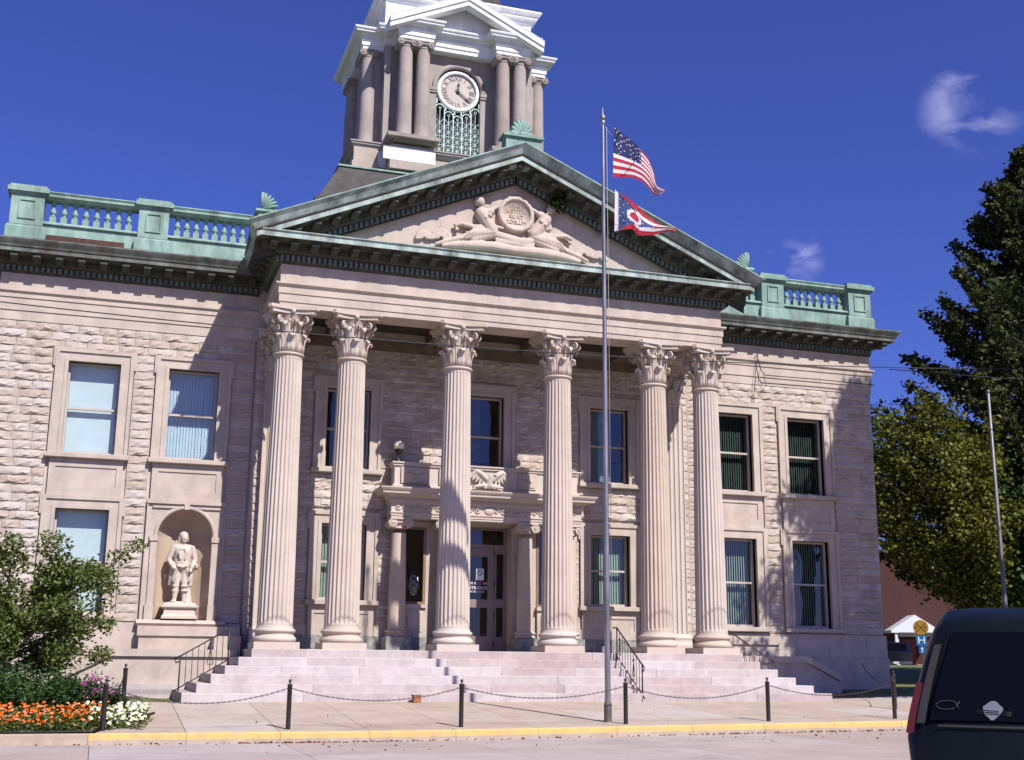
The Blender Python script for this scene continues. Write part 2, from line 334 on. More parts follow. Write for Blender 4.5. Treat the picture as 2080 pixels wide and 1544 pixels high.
def organic(name, mb, voxel, matname, smooth=2, parent=None, **kw):
    """fuse overlapping closed lumps into one continuous skin"""
    me = mb.mesh(name+'_src', matname); o = bpy.data.objects.new('tmp_src', me); COL.objects.link(o)
    r = o.modifiers.new('r', 'REMESH'); r.mode = 'VOXEL'; r.voxel_size = voxel; r.use_smooth_shade = True
    if smooth:
        sm_ = o.modifiers.new('s', 'SMOOTH'); sm_.iterations = smooth; sm_.factor = 0.5
    dg = bpy.context.evaluated_depsgraph_get(); ev = o.evaluated_get(dg); nm = bpy.data.meshes.new_from_object(ev)
    bpy.data.objects.remove(o); nm.name = name
    nm.materials.clear(); nm.materials.append(MATS[matname])
    nm.polygons.foreach_set('use_smooth', [True]*len(nm.polygons))
    return link(name, nm, parent, **kw)
def text_mesh(txt, size, depth, matname, name='lettering', align='CENTER'):
    cu = bpy.data.curves.new('tmp_text', 'FONT'); cu.body = txt; cu.size = size; cu.extrude = depth; cu.align_x = align; cu.align_y = 'CENTER'; cu.resolution_u = 3
    o = bpy.data.objects.new('tmp_text', cu); COL.objects.link(o); dg = bpy.context.evaluated_depsgraph_get()
    me = bpy.data.meshes.new_from_object(o.evaluated_get(dg)); bpy.data.objects.remove(o); me.name = name
    me.materials.clear(); me.materials.append(MATS[matname]); return me
def leaf_cloud(name, C, size, matname, parent=None, jitter=0.35, aspect=0.6, up=0.0, **kw):
    """one small folded leaf per centre, random attitude"""
    C = np.asarray(C, dtype=np.float32); n = len(C)
    a = np.random.normal(size=(n, 3)); a[:, 2] *= 0.6; a /= np.linalg.norm(a, axis=1, keepdims=True)
    b = np.random.normal(size=(n, 3)); b[:, 2] += up; b -= a*(a*b).sum(1, keepdims=True); b /= np.linalg.norm(b, axis=1, keepdims=True)
    sz = size*(1+jitter*np.random.uniform(-1, 1, (n, 1)))
    c = np.cross(a, b)
    V = np.empty((n, 4, 3), np.float32)
    V[:, 0] = C-a*sz*0.5; V[:, 2] = C+a*sz*0.5; V[:, 1] = C+b*sz*aspect*0.5+c*sz*0.12; V[:, 3] = C-b*sz*aspect*0.5+c*sz*0.12
    me = bpy.data.meshes.new(name); me.vertices.add(n*4); me.vertices.foreach_set('co', V.reshape(-1))
    me.loops.add(n*4); me.loops.foreach_set('vertex_index', np.arange(n*4, dtype=np.int32))
    me.polygons.add(n); me.polygons.foreach_set('loop_start', np.arange(0, n*4, 4, dtype=np.int32))
    me.materials.append(MATS[matname]); me.update(calc_edges=True); me.validate()
    return link(name, me, parent, **kw)
def lerp(a, b, t): return a+(b-a)*t
def clamp(x, a=0.0, b=1.0): return max(a, min(b, x))
def sst(x, a, b): t = clamp((x-a)/(b-a)); return t*t*(3-2*t)

# ================================================================== ground, road, pavement
def zkerb(x): return -0.39+0.14*clamp((x+5)/13)
def gz(x, y):
    if y <= -2.43: return zkerb(x)*(1-clamp((y+8)/5.57))
    return 0.30*sst(x, 8.9, 13)*sst(y, -2.4, 2.0)+0.30*sst(-x, 9.2, 12)*sst(y, -2.4, 1.5)+0.80*sst(y, 7, 30)
def zroad(x, y): return zkerb(x)-0.20-0.02*clamp((-8-y)/5.0)
xs = [-900, -300, -120, -60, -30, -20]+[-16+2*i for i in range(17)]+[20, 24, 28, 34, 42, 55, 80, 140, 300, 900]
ys = [-900, -200, -60, -45, -20, -8.3, -8.02, -7.9, -7, -6, -5, -4, -3, -2.5, -2, -1, 0, 1, 2, 3, 5, 8, 12, 20, 30, 45, 60, 90, 160, 300, 900]
mb = MB(); nx = len(xs); vs_ = []
for y in ys:
    for x in xs: vs_.append((x, y, (gz(x, y)-0.05) if y > -8.01 else zroad(x, y)-0.06))
mb.add(vs_, [(j*nx+i, j*nx+i+1, (j+1)*nx+i+1, (j+1)*nx+i) for j in range(len(ys)-1) for i in range(nx-1)], 0, True)
struct(mb.build('ground', 'grass'))
# road: far sheet and near slabs
road = MB()
for (ya, yb) in ((-46, -20), (-20, -15.1)):
    for i in range(len(xs)-1):
        if xs[i] < -350 or xs[i+1] > 350: continue
        a, b = xs[i], xs[i+1]
        road.add([(a, ya, zroad(a, ya)), (b, ya, zroad(b, ya)), (b, yb, zroad(b, yb)), (a, yb, zroad(a, yb))], [(0,1,2,3)])
road = struct(road.build('road', 'road_concrete'))
def slab(name, x0, x1, y0, y1, zf, th, m_, parent, gap=0.008, top=0.0):
    g = gap/2; x0 += g; x1 -= g; y0 += g; y1 -= g; b = 0.006
    c = [(x0,y0),(x1,y0),(x1,y1),(x0,y1)]; ci = [(x0+b,y0+b),(x1-b,y0+b),(x1-b,y1-b),(x0+b,y1-b)]
    vs = [(x, y, zf(x, y)-th+top) for x, y in c]+[(x, y, zf(x, y)-b+top) for x, y in c]+[(x, y, zf(x, y)+top) for x, y in ci]
    fs = [(0,1,5,4),(1,2,6,5),(2,3,7,6),(3,0,4,7),(4,5,9,8),(5,6,10,9),(6,7,11,10),(7,4,8,11),(8,9,10,11)]
    return MB().add(vs, fs).build(name, m_, parent)
for i in range(10):
    xa = -17.8+3.54*i
    slab('slab', xa, xa+3.54, -11.4, -8.0, zroad, 0.06, 'road_concrete', road)
    slab('slab', xa, xa+3.54, -15.1, -11.4, zroad, 0.06, 'road_concrete', road)
# pavement of cast slabs
pave = MB().box(-11.2, 17.0, -7.80, -2.3, -0.62, -0.5); pave = struct(pave.build('pavement', 'concrete'))
jx = [-10.75]+[-8.98+1.775*i for i in range(15)]
for i in range(len(jx)-1):
    for (ya, yb) in ((-7.84, -6.55), (-6.55, -4.6), (-4.6, -2.42)):
        if i == 0 and ya < -4.7:
            continue
        slab('slab', jx[i], jx[i+1], ya, yb, gz, 0.12, 'concrete', pave, gap=0.007)
# triangular slab beside the flower bed, and path to the right of the steps
tri = MB(); pts_ = [(-10.62, -7.84), (-8.99, -7.84), (-8.99, -4.61), (-9.35, -4.61)]
tri.add([(x, y, gz(x, y)) for x, y in pts_]+[(x, y, gz(x, y)-0.12) for x, y in pts_], [(0,1,2,3),(0,4,5,1),(1,5,6,2),(2,6,7,3),(3,7,4,0)]); tri.build('slab', 'concrete', pave)
for i in range(5):
    slab('slab', 8.9+1.775*i, 8.9+1.775*(i+1), -2.42, -0.6, gz, 0.12, 'concrete', pave)
# kerb stones: yellow upper face, bare lower face; grey stretch along the flower bed
kerb = struct(MB().box(-20, 18, -7.94, -7.86, -0.8, -0.6).build('kerb', 'kerb_bare'))
def kerb_stone(xa, xb, painted, bow=0.0):
    g = 0.004; n = 2; vs = []; b = 0.02
    for t in range(n+1):
        x = lerp(xa+g, xb-g, t/n); zt = zkerb(x); zb = zt-0.23; yo = bow*(lerp(xa, xb, t/n)+10.8)**2
        prof = [(-8.03, zb), (-8.012, zt-0.118), (-8.008, zt-0.118), (-8.0, zt-b), (-8.0+b*0.8, zt), (-7.845, zt), (-7.845, zb)]
        vs += [(x, y-yo, z) for y, z in prof]
    k = 7; q = MB()
    for t in range(n):
        for j in range(k-1):
            q.add([vs[t*k+j], vs[(t+1)*k+j], vs[(t+1)*k+j+1], vs[t*k+j+1]], [(0,1,2,3)], 1 if (painted and 1 <= j <= 4) else 0)
    q.add(vs[:k], [tuple(range(k))]); q.add(vs[-k:], [tuple(range(k))])
    return q.build('kerb_stone', ['kerb_bare', 'kerb_yellow'], kerb)
for i in range(len(jx)-1): kerb_stone(jx[i], jx[i+1], True)
for a, b in ((-14.6, -12.7), (-12.7, -10.75)): kerb_stone(a, b, False)
# opposite side of the street, behind the camera
op = MB().box(-60, 60, -58, -46, -0.7, -0.36); struct(op.build('pavement', 'concrete'))
# side street and its grass verge on the right
side = MB(); ssl = [(-8, 0), (0, 1), (20, 2), (40, 3), (70, 4), (110, 5), (200, 6)]
yy = [-8.0, 0, 10, 20, 30, 45, 60, 90, 140, 250]
for i in range(len(yy)-1):
    def ctr(y): return 31+0.62*max(0, y-5)
    a, b = yy[i], yy[i+1]
    side.add([(ctr(a)-6, a, gz(30, a)+0.02), (ctr(a)+6, a, gz(30, a)+0.02), (ctr(b)+6, b, gz(30, b)+0.02), (ctr(b)-6, b, gz(30, b)+0.02)], [(0,1,2,3)])
struct(side.build('side_street', 'concrete'))

# ================================================================== courthouse
CH = thing('courthouse', 'pale stone courthouse with six fluted columns, green copper trim and a clock tower', 'courthouse', (0, 8, 0))
CH.location = (0, 0, 0)
D = 2.59           # wing wall face
DP = 2.45          # face of the wall behind the columns
WW = 14.06; PW = 6.95
ZF = 1.262         # floor of the portico
WX = (11.4, 8.68)

def wall_holes(q, x0, x1, z0, z1, holes, y0, y1, mi=0):
    xs_ = sorted({x0, x1, *[h[0] for h in holes], *[h[1] for h in holes]}); zs_ = sorted({z0, z1, *[h[2] for h in holes], *[h[3] for h in holes]})
    for i in range(len(xs_)-1):
        zrun = None
        for j in range(len(zs_)-1):
            cx, cz = (xs_[i]+xs_[i+1])/2, (zs_[j]+zs_[j+1])/2
            solid = not any(h[0] < cx < h[1] and h[2] < cz < h[3] for h in holes)
            if solid: q.box(xs_[i], xs_[i+1], y0, y1, zs_[j], zs_[j+1], mi)
UP = (6.50, 9.10); LO = (2.15, 4.97)
holes_l = [(-WX[0]-.7, -WX[0]+.7, *UP), (-WX[0]-.7, -WX[0]+.7, *LO), (-WX[1]-.7, -WX[1]+.7, *UP), (-9.40, -7.86, 2.0, 5.12)]
holes_r = [(x-.7, x+.7, *z) for x in WX for z in (UP, LO)]
q = MB(); wall_holes(q, -WW+.02, -PW, 0, 12.2, holes_l, D+.045, D+.45); wl_ = q.build('wall', 'ashlar', CH)
q = MB(); wall_holes(q, PW, WW-.02, 0, 12.2, holes_r, D+.045, D+.45); wr_ = q.build('wall', 'ashlar', CH)
PWIN = [(-4.18, 6.48, 8.88), (0.0, 6.48, 8.98), (4.18, 6.48, 8.88), (-4.18, 2.68, 4.86), (4.18, 2.68, 4.86)]
hp = [(x-.66, x+.66, a, b) for x, a, b in PWIN]+[(-2.45, 2.45, ZF, 4.98)]
q = MB(); wall_holes(q, -PW, PW, ZF-.3, 12.2, hp, DP+.045, D+.45); wp_ = q.build('wall', 'ashlar', CH)
# shell: sides, back, interior and flat roofs
q = MB(); q.box(-WW+.02, -WW+.45, D+.451, 20, 0, 12.2); q.box(WW-.45, WW-.02, D+.451, 20, 0, 12.2); q.box(-WW, WW, 20.01, 20.4, 0, 12.2)
q.build('side_wall', 'ashlar', CH)
q = MB(); q.box(-WW+.46, WW-.46, 5.2, 5.3, 0, 12.0); q.box(-WW+.46, WW-.46, D+.46, 5.19, 5.4, 5.5); q.box(-WW+.46, WW-.46, D+.46, 5.19, 0.9, 1.0); q.box(-WW+.46, WW-.46, D+.46, 5.19, 10.2, 10.3)
q.build('interior', 'interior', CH)
q = MB(); q.box(-WW, WW, 2.3, 20.3, 12.21, 12.30); q.build('roof', 'roof_dark', CH)

# ---- rock-faced stones
def rock(L, h, rnd):
    nx_ = max(4, int(L/.105)); zf = [0, .10, .30, .62, 1]; pr = [.008, .030, .044, .028, .007]
    vs = []; fs = []
    sk = rnd.uniform(-.012, .012)
    for j, z in enumerate(zf):
        for i in range(nx_+1):
            u = i/nx_; e = min(1, min(u, 1-u)*nx_*0.55+.2)
            p = pr[j]*e*rnd.uniform(.35, 1.65)+sk*e*(1 if 0 < j < 4 else 0)
            zz = z*h+(rnd.uniform(-.045, .045)*h*2 if 0 < j < 4 else 0)
            vs.append(((u-.5)*L+(rnd.uniform(-.02, .02) if 0 < i < nx_ else 0), -max(p, .004), zz))
    k = nx_+1
    for j in range(4):
        for i in range(nx_): fs.append((j*k+i, j*k+i+1, (j+1)*k+i+1, (j+1)*k+i))
    o = len(vs)
    ring = [i for i in range(k)]+[j*k+nx_ for j in range(1, 5)]+[4*k+i for i in range(nx_-1, -1, -1)]+[j*k for j in range(3, 0, -1)]
    for i in ring: vs.append((vs[i][0], .05, vs[i][2]))
    n = len(ring)
    for i in range(n): fs.append((ring[i], o+i, o+(i+1) % n, ring[(i+1) % n]))
    return MB().add(vs, fs)
rnd = random.Random(3); HC = 0.2405; JT = 0.007
LENS = [.30, .42, .55, .70, .88]; VAR = {L: [rock(L, HC-JT, rnd) for _ in range(5)] for L in LENS}
VMESH = {L: [v.mesh('stone', 'rough_stone') for v in VAR[L]] for L in LENS}
def split(a, b, lo, hi):
    out = []; x = a
    while b-x > hi*1.25:
        w = rnd.uniform(lo, hi); out.append((x, x+w)); x += w
    if b-x > hi: mid = x+(b-x)*rnd.uniform(.42, .58); out += [(x, mid), (mid, b)]
    else: out.append((x, b))
    return out
stones = []   # (x0, x1, z, y, wall)
Z0 = 1.97
for c in range(34):
    z = Z0+c*HC; top = z+HC/2 > 9.46
    for s_, w_ in ((-1, wl_), (1, wr_)):
        if top: iv = [(7.0, 14.06)]
        else: iv = [(7.0, WX[1]-1.07), (WX[1]+1.07, WX[0]-1.07), (WX[0]+1.07, 14.06)]
        for a, b in iv:
            a2, b2 = (a, b) if s_ > 0 else (-b, -a)
            for x0, x1 in split(a2, b2, .38, .86): stones.append((x0, x1, z, D, w_))
    zc = z+HC/2
    blocked = []
    for x, a, b in PWIN:
        lo_ = 1.2 if a < 3 else a-.16
        if lo_ < zc < b+.38: blocked.append((x-1.03, x+1.03))
    if zc < 5.9: blocked.append((-2.52, 2.52))
    blocked.sort(); x = -PW+.02; iv = []
    for a, b in blocked:
        if a > x: iv.append((x, a))
        x = max(x, b)
    iv.append((x, PW-.02))
    for a, b in iv:
        if b-a < .12: continue
        for x0, x1 in split(a, b, .4, .9): stones.append((x0, x1, z, DP, wp_))
def pick(L): return min(LENS, key=lambda l: abs(math.log(l/L)))
single = [s for s in stones if s[4] is wl_]; rest_r = [s for s in stones if s[4] is wr_]
extra = 298-len(single); single += rest_r[:0]
order = sorted(rest_r, key=lambda s: s[0])[:max(0, extra)]
oid = {id(s) for s in order}; single += order; sid = {id(s) for s in single}
for x0, x1, z, y, w_ in single:
    L = pick(x1-x0); link('stone', rnd.choice(VMESH[L]), w_, ((x0+x1)/2, y, z), scale=((x1-x0-JT)/L, 1, 1))
for w_ in (wr_, wp_):
    q = MB()
    for s in stones:
        if id(s) in sid or s[4] is not w_: continue
        x0, x1, z, y, _ = s; L = pick(x1-x0); v = rnd.choice(VAR[L]); k = (x1-x0-JT)/L
        q.add([((x0+x1)/2+p[0]*k, y+p[1], z+p[2]) for p in v.v], v.f)
    q.build('stonework', 'rough_stone', w_, kind='stuff')
# ---- smooth base of the wings, in blocks
for s_ in (-1, 1):
    w_ = wl_ if s_ < 0 else wr_
    for (z0, z1, yo, ln) in ((-.3, .62, .16, 1.9), (.62, 1.22, .10, 1.6), (1.22, 1.955, .07, 1.35)):
        x = PW+.02
        while x < WW:
            x1 = min(WW+yo*.9, x+ln*rnd.uniform(.8, 1.15))
            if WW-x1 < .5: x1 = WW+yo*.9
            a, b = (x+.004, x1-.004) if s_ > 0 else (-x1+.004, -x-.004)
            MB().box(a, b, D-yo, D+.044, z0+.004, z1-.004).build('base_block', 'ashlar', w_); x = x1
    # belt course under the entablature
# ---- windows
def slats(q, x0, x1, z0, z1, y, ang=35, w=.085, step=.085):
    x = x0; c, s2 = math.cos(R(ang))*w/2, math.sin(R(ang))*w/2
    while x < x1:
        sw = rnd.uniform(-.008, .008)
        q.add([(x-c+sw, y-s2, z0), (x+c+sw, y+s2, z0), (x+c, y+s2, z1), (x-c, y-s2, z1)], [(0,1,2,3)]); x += step
def window(name, xc, zb, zt, y, hw, blind, parent=CH, so=.35, cov=1.0, gl='glass', sillw=None, ear=True, ang=35, sash='sash', sillm='ashlar'):
    q = MB(); b = .045
    # surround: flat architrave of two steps with ears
    q.box(xc-hw-so, xc-hw, y-.055, y+.30, zb, zt); q.box(xc+hw, xc+hw+so, y-.055, y+.30, zb, zt)
    q.box(xc-hw-so, xc+hw+so, y-.056, y+.30, zt, zt+so)
    q.box(xc-hw-so-.001, xc-hw-so+.10, y-.10, y-.03, zb, zt+so-.101); q.box(xc+hw+so-.10, xc+hw+so+.001, y-.10, y-.03, zb, zt+so-.101)
    q.box(xc-hw-so-.002, xc+hw+so+.002, y-.101, y-.03, zt+so-.10, zt+so+.002)
    q.box(xc-hw-.10, xc+hw+.10, y-.078, y-.03, zt+.002, zt+.09); q.box(xc-hw-.10, xc-hw-.001, y-.077, y-.03, zb, zt+.001); q.box(xc+hw+.001, xc+hw+.10, y-.077, y-.03, zb, zt+.001)
    if ear:
        q.box(xc-hw-so-.06, xc-hw-so+.09, y-.085, y+.02, zt-.16, zt+so+.001); q.box(xc+hw+so-.09, xc+hw+so+.06, y-.085, y+.02, zt-.16, zt+so+.001)
    w = q.build(name, 'ashlar', parent)
    s = MB(); sw = sillw or (hw+so+.05)
    s.prism([(y-.20, zb-.02), (y-.20, zb-.13), (y-.15, zb-.15), (y+.28, zb-.15), (y+.28, zb+.0), (y-.14, zb-.001)], 'x', xc-sw, xc+sw); s.build('sill', sillm, w)
    gy = y+.22; f = MB(); t = .062; zm = (zb+zt)/2
    f.box(xc-hw, xc-hw+t, gy-.03, gy+.07, zb, zt); f.box(xc+hw-t, xc+hw, gy-.03, gy+.07, zb, zt); f.box(xc-hw+t, xc+hw-t, gy-.03, gy+.07, zt-t, zt); f.box(xc-hw+t, xc+hw-t, gy-.03, gy+.07, zb, zb+t*1.3)
    f.box(xc-hw+t, xc+hw-t, gy-.04, gy+.06, zm-.03, zm+.03); f.build('sash', sash, w)
    for a, bb, yo in ((zm+.03, zt-t, .0), (zb+t*1.3, zm-.03, .035)):
        g = MB(); g.add([(xc-hw+t, gy+yo+.01, a), (xc+hw-t, gy+yo+.01, a), (xc+hw-t, gy+yo+.01, bb), (xc-hw+t, gy+yo+.01, bb)], [(0,1,2,3)]); g.build('pane', gl, w)
    if blind:
        bl = MB(); by = gy+.15
        if blind in ('shade_white',):
            for i in range(1): bl.box(xc-hw+t, xc+hw-t, by, by+.02, zb+.05, zt-.02)
            bl.build('blind', 'blind_white', w)
        else:
            slats(bl, xc-hw+t, xc-hw+t+(2*hw-2*t)*cov, zb+.06, zt-.03, by+.05, ang); bl.build('blind', blind, w)
    return w
window('window', -WX[0], *UP, D, .70, 'shade_white'); window('window', -WX[1], *UP, D, .70, 'blind_blue', ang=20)
window('window', -WX[0], *LO, D, .70, 'shade_white')
window('window', WX[1], *UP, D, .70, 'blind_dark', ang=35, gl='glass_dark'); window('window', WX[0], *UP, D, .70, 'blind_dark', ang=35, gl='glass_dark')
window('window', WX[1], *LO, D, .70, 'blind_green', ang=40); window('window', WX[0], *LO, D, .70, 'blind_green', ang=40)
for i, (x, a, b) in enumerate(PWIN):
    window('window', x, a, b, DP, .66, [None, 'blind_dark', 'blind_blue', 'blind_green', 'blind_green'][i], cov=[1, .55, .7, 1, 1][i], ang=[35, 30, 12, 30, 30][i], gl='glass' if i > 2 else 'glass_dark')
# spandrel panels between and below the windows
def panel(xc, z0, z1, y, hw, inset=True, m_='ashlar'):
    q = MB(); f = .17
    q.box(xc-hw, xc+hw, y-.02, y+.044, z0, z1)
    if inset:
        q.box(xc-hw+.002, xc-hw+f, y-.052, y, z0+.002, z1-.002); q.box(xc+hw-f, xc+hw-.002, y-.052, y, z0+.002, z1-.002)
        q.box(xc-hw+f, xc+hw-f, y-.0515, y, z1-f*1.3, z1-.002); q.box(xc-hw+f, xc+hw-f, y-.0515, y, z0+.002, z0+f*1.5)
    return q.build('panel', m_, CH)
for x in (-WX[0], -WX[1], WX[1], WX[0]): panel(x, 5.325, 6.345, D, .97)
for x in (-4.18, 4.18):
    panel(x, 1.68, 2.525, DP, .95); MB().box(x-.98, x+.98, DP-.06, DP+.04, ZF+.001, 1.678).build('granite_block', 'granite', CH)
for a, b in ((-6.93, -5.17), (5.17, 6.93), (-3.19, -2.5), (2.5, 3.19)): MB().box(a, b, DP-.055, DP+.04, ZF+.001, 1.677).build('granite_block', 'granite', CH)
for a, b in ((-6.93, -5.15), (5.15, 6.93), (-3.21, -2.5), (2.5, 3.21)): MB().box(a, b, DP-.03, DP+.04, 1.679, 1.969).build('base_block', 'ashlar', CH)

# ---- niche for the statue
NX, NR, NZ = -8.63, .755, 4.33
q = MB(); n = 20; oy = D-.02
arc = [(NX+NR*math.cos(PI-PI*i/n), NZ+NR*math.sin(PI-PI*i/n)) for i in range(n+1)]
hwn = 1.045; top = 5.32
vs = []
for i in range(n+1): vs += [(arc[i][0], oy, arc[i][1]), (arc[i][0], oy, top)]
q.add(vs, [(2*i, 2*i+1, 2*i+3, 2*i+2) for i in range(n)])
q.box(NX-hwn, NX-NR, oy, oy+.06, 2.0, top); q.box(NX+NR, NX+hwn, oy, oy+.06, 2.0, top)
q.box(NX-hwn-.03, NX-hwn, oy-.05, oy+.06, 2.0, 5.33); q.box(NX+hwn, NX+hwn+.03, oy-.05, oy+.06, 2.0, 5.33)
q.box(NX-hwn-.031, NX+hwn+.031, oy-.075, oy+.06, top-.10, top+.005); q.box(NX-hwn+.12, NX+hwn-.12, oy-.05, oy+.02, top-.22, top-.16)
nich = q.build('niche', 'ashlar', CH)
q = MB(); k = 18
vs = []
for z in (2.0, NZ):
    for i in range(k+1): a = PI*i/k; vs.append((NX-NR*math.cos(a), oy+NR*.92*math.sin(a), z))
q.add(vs, [(i, i+1, k+2+i, k+1+i) for i in range(k)], 0, True)
vs = []
for j in range(9):
    th = PI/2*j/8
    for i in range(k+1):
        a = PI*i/k; vs.append((NX-NR*math.cos(a)*math.cos(th) if True else 0, oy+NR*.92*math.sin(a)*math.cos(th), NZ+NR*math.sin(th)))
q.add(vs, [(j*(k+1)+i, j*(k+1)+i+1, (j+1)*(k+1)+i+1, (j+1)*(k+1)+i) for j in range(8) for i in range(k)], 0, True)
q.add([(NX-NR, oy, 2.06), (NX+NR, oy, 2.06), (NX+NR, oy+.75, 2.06), (NX-NR, oy+.75, 2.06)], [(0,1,2,3)])
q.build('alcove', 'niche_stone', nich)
q = MB()
pr = [(NR-.01, 0), (NR-.01, -.035), (NR+.045, -.05), (NR+.09, -.04), (NR+.10, 0)]
vs = []
for i in range(25):
    a = PI-PI*i/24
    for r, o in pr: vs.append((NX+r*math.cos(a), oy+o, NZ+r*math.sin(a)))
q.add(vs, [(i*5+j, (i+1)*5+j, (i+1)*5+j+1, i*5+j+1) for i in range(24) for j in range(4)], 0, True)
for s_ in (-1, 1):
    q.box(NX+s_*(NR-.015), NX+s_*(NR+.16), oy-.05, oy+.02, 2.45, NZ-.15); q.box(NX+s_*(NR-.03), NX+s_*(NR+.20), oy-.085, oy+.02, NZ-.15, NZ+.0); q.box(NX+s_*(NR-.03), NX+s_*(NR+.20), oy-.085, oy+.02, 2.02, 2.45)
q.box(NX-.07, NX+.07, oy-.08, oy, NZ+NR-.01, NZ+NR+.14); q.build('archivolt', 'ashlar', nich)
q = MB(); q.prism([(D-.26, 1.99), (D-.30, 1.93), (D-.22, 1.86), (D+.03, 1.86), (D+.03, 2.03), (D-.2, 2.03)], 'x', NX-1.15, NX+1.22); q.build('sill', 'ashlar', nich)
q = MB(); q.box(NX-1.05, NX+1.55, D-.34, D-.075, 1.23, 1.859); q.box(NX-1.1, NX+1.6, D-.40, D-.075, 1.60, 1.86); q.build('pedestal_course', 'ashlar', nich)
q = MB(); q.box(7.0, 9.9, D-.34, D-.165, 1.23, 1.859); q.box(7.0, 9.95, D-.40, D-.165, 1.60, 1.86); q.build('pedestal_course', 'ashlar', CH)

# ---- columns
def fluted(r0, r1, z0, z1, nf=24, per=6):
    zs_ = [z0, z0+.06, z0+.11, z0+.2, lerp(z0, z1, .2), lerp(z0, z1, .4), lerp(z0, z1, .6), lerp(z0, z1, .8), z1-.2, z1-.11, z1-.06, z1]
    dep = [0, .15, .75, 1, 1, 1, 1, 1, 1, .75, .15, 0]; q = MB(); vs = []; N = nf*per
    for z, d in zip(zs_, dep):
        t = (z-z0)/(z1-z0); r = lerp(r0, r1, t)+.018*math.sin(PI*min(1, t*1.1))*(1-t)
        for i in range(N):
            u = (i % per)/per; c = 0 if u < .17 else math.sin(PI*(u-.17)/.83)**.7
            rr = r-d*c*r*.085; a = 2*PI*i/N; vs.append((rr*math.cos(a), rr*math.sin(a), z))
    fs = [(j*N+i, j*N+(i+1) % N, (j+1)*N+(i+1) % N, (j+1)*N+i) for j in range(len(zs_)-1) for i in range(N)]
    q.add(vs, fs, 0, False); return q
def strap(q, prof, ang, wid, th, n=8, off=(0, 0)):
    """sweep a flat strap along an (r, z) profile in the radial plane at ang"""
    c, s = math.cos(ang), math.sin(ang); rad = Vector((c, s, 0)); tan = Vector((-s, c, 0)); P = [Vector((off[0], off[1], 0))+rad*r+Vector((0, 0, z)) for r, z in prof]
    vs = []; k = len(P)
    for i, p in enumerate(P):
        t = (P[min(i+1, k-1)]-P[max(i-1, 0)]).normalized(); nrm = t.cross(tan)
        w = wid[i] if isinstance(wid, (list, tuple)) else wid
        for j in range(n):
            a = 2*PI*j/n; vs.append(p+tan*w*math.cos(a)+nrm*th*math.sin(a))
    fs = [(i*n+j, i*n+(j+1) % n, (i+1)*n+(j+1) % n, (i+1)*n+j) for i in range(k-1) for j in range(n)]+[tuple(range(n)), tuple(range((k-1)*n, k*n))]
    q.add(vs, fs, 0, True)
def corinthian(r, H):
    q = MB(); S = H/1.33
    q.lathe([(r, 0), (r+.045, .02), (r+.06, .05), (r+.045, .08), (r-.01, .10), (r-.02, .13), (r-.02, .5*S), (r+.02, .8*S), (r+.09, 1.0*S), (r+.14, 1.12*S)], n=32)
    for row, (h, r0, tip, off) in enumerate(((.47, r-.01, .17, 0), (.80, r-.01, .20, PI/8))):
        h *= S
        pf = [(r0, .10), (r0+.015, .1+h*.35), (r0+.03, .1+h*.65), (r0+.075, .1+h*.87), (r0+tip*.72, .1+h), (r0+tip, .1+h*.985), (r0+tip+.015, .1+h*.90), (r0+tip-.025, .1+h*.83)]
        w = .125 if row == 0 else .115
        for i in range(8):
            a = off+PI/4*i; strap(q, pf, a, [w, w, w*1.05, w*.98, w*.85, w*.7, w*.55, w*.3], .028)
            strap(q, [(r_+.022, z) for r_, z in pf[:5]], a, .018, .022, 6)
    for i in range(4):
        for d in (-.30, .30):
            a = PI/4+PI/2*i+d*.55; ce = Vector((r+.225, .955*S)); pf = [(r+.01, .55*S), (r+.04, .75*S), (r+.10, .95*S)]
            for t in range(15):
                th = PI*.80-t*R(42); rr = .125*(1-t/16); pf.append((ce.x+rr*math.cos(th), ce.y+rr*math.sin(th)))
            strap(q, pf, a, .042, .020, 6)
    for i in range(4):
        a = PI/2*i; c, s = math.cos(a), math.sin(a)
        for d in (-.17, .17):
            ce = Vector((r+.11, .93*S)); pf = [(r+.01, .62*S), (r+.03, .8*S)]+[(ce.x+.06*(1-t/11)*math.cos(PI*.9-t*R(45)), ce.y+.06*(1-t/11)*math.sin(PI*.9-t*R(45))) for t in range(10)]
            strap(q, pf, a+d, .028, .014, 6)
        q.sphere((c*(r+.16), s*(r+.16), 1.20*S), (.075, .075, .085), 10); strap(q, [(r+.03, .75*S), (r+.09, 1.0*S), (r+.13, 1.16*S)], a, .025, .02, 6)
    def ab(z0, z1, ext, inn):
        poly = []
        for i in range(4):
            a = PI/2*i-PI/4; co = Vector((math.cos(a), math.sin(a)))*ext*1.414; tn = Vector((-math.sin(a), math.cos(a)))*.06
            p0 = co-tn; p1 = co+tn; a2 = PI/2*(i+1)-PI/4; p2 = Vector((math.cos(a2), math.sin(a2)))*ext*1.414-Vector((-math.sin(a2), math.cos(a2)))*.06
            nrm = Vector((math.cos(PI/2*i), math.sin(PI/2*i)))
            poly += [p0, p1]+[p1.lerp(p2, t/6)-nrm*inn*math.sin(PI*t/6) for t in range(1, 6)]
        q.prism([(p.x, p.y) for p in poly], 'z', z0, z1)
    ab(1.13*S, 1.20*S, r+.225, .13); ab(1.20*S, 1.235*S, r+.245, .13); ab(1.235*S, H, r+.285, .13)
    return q
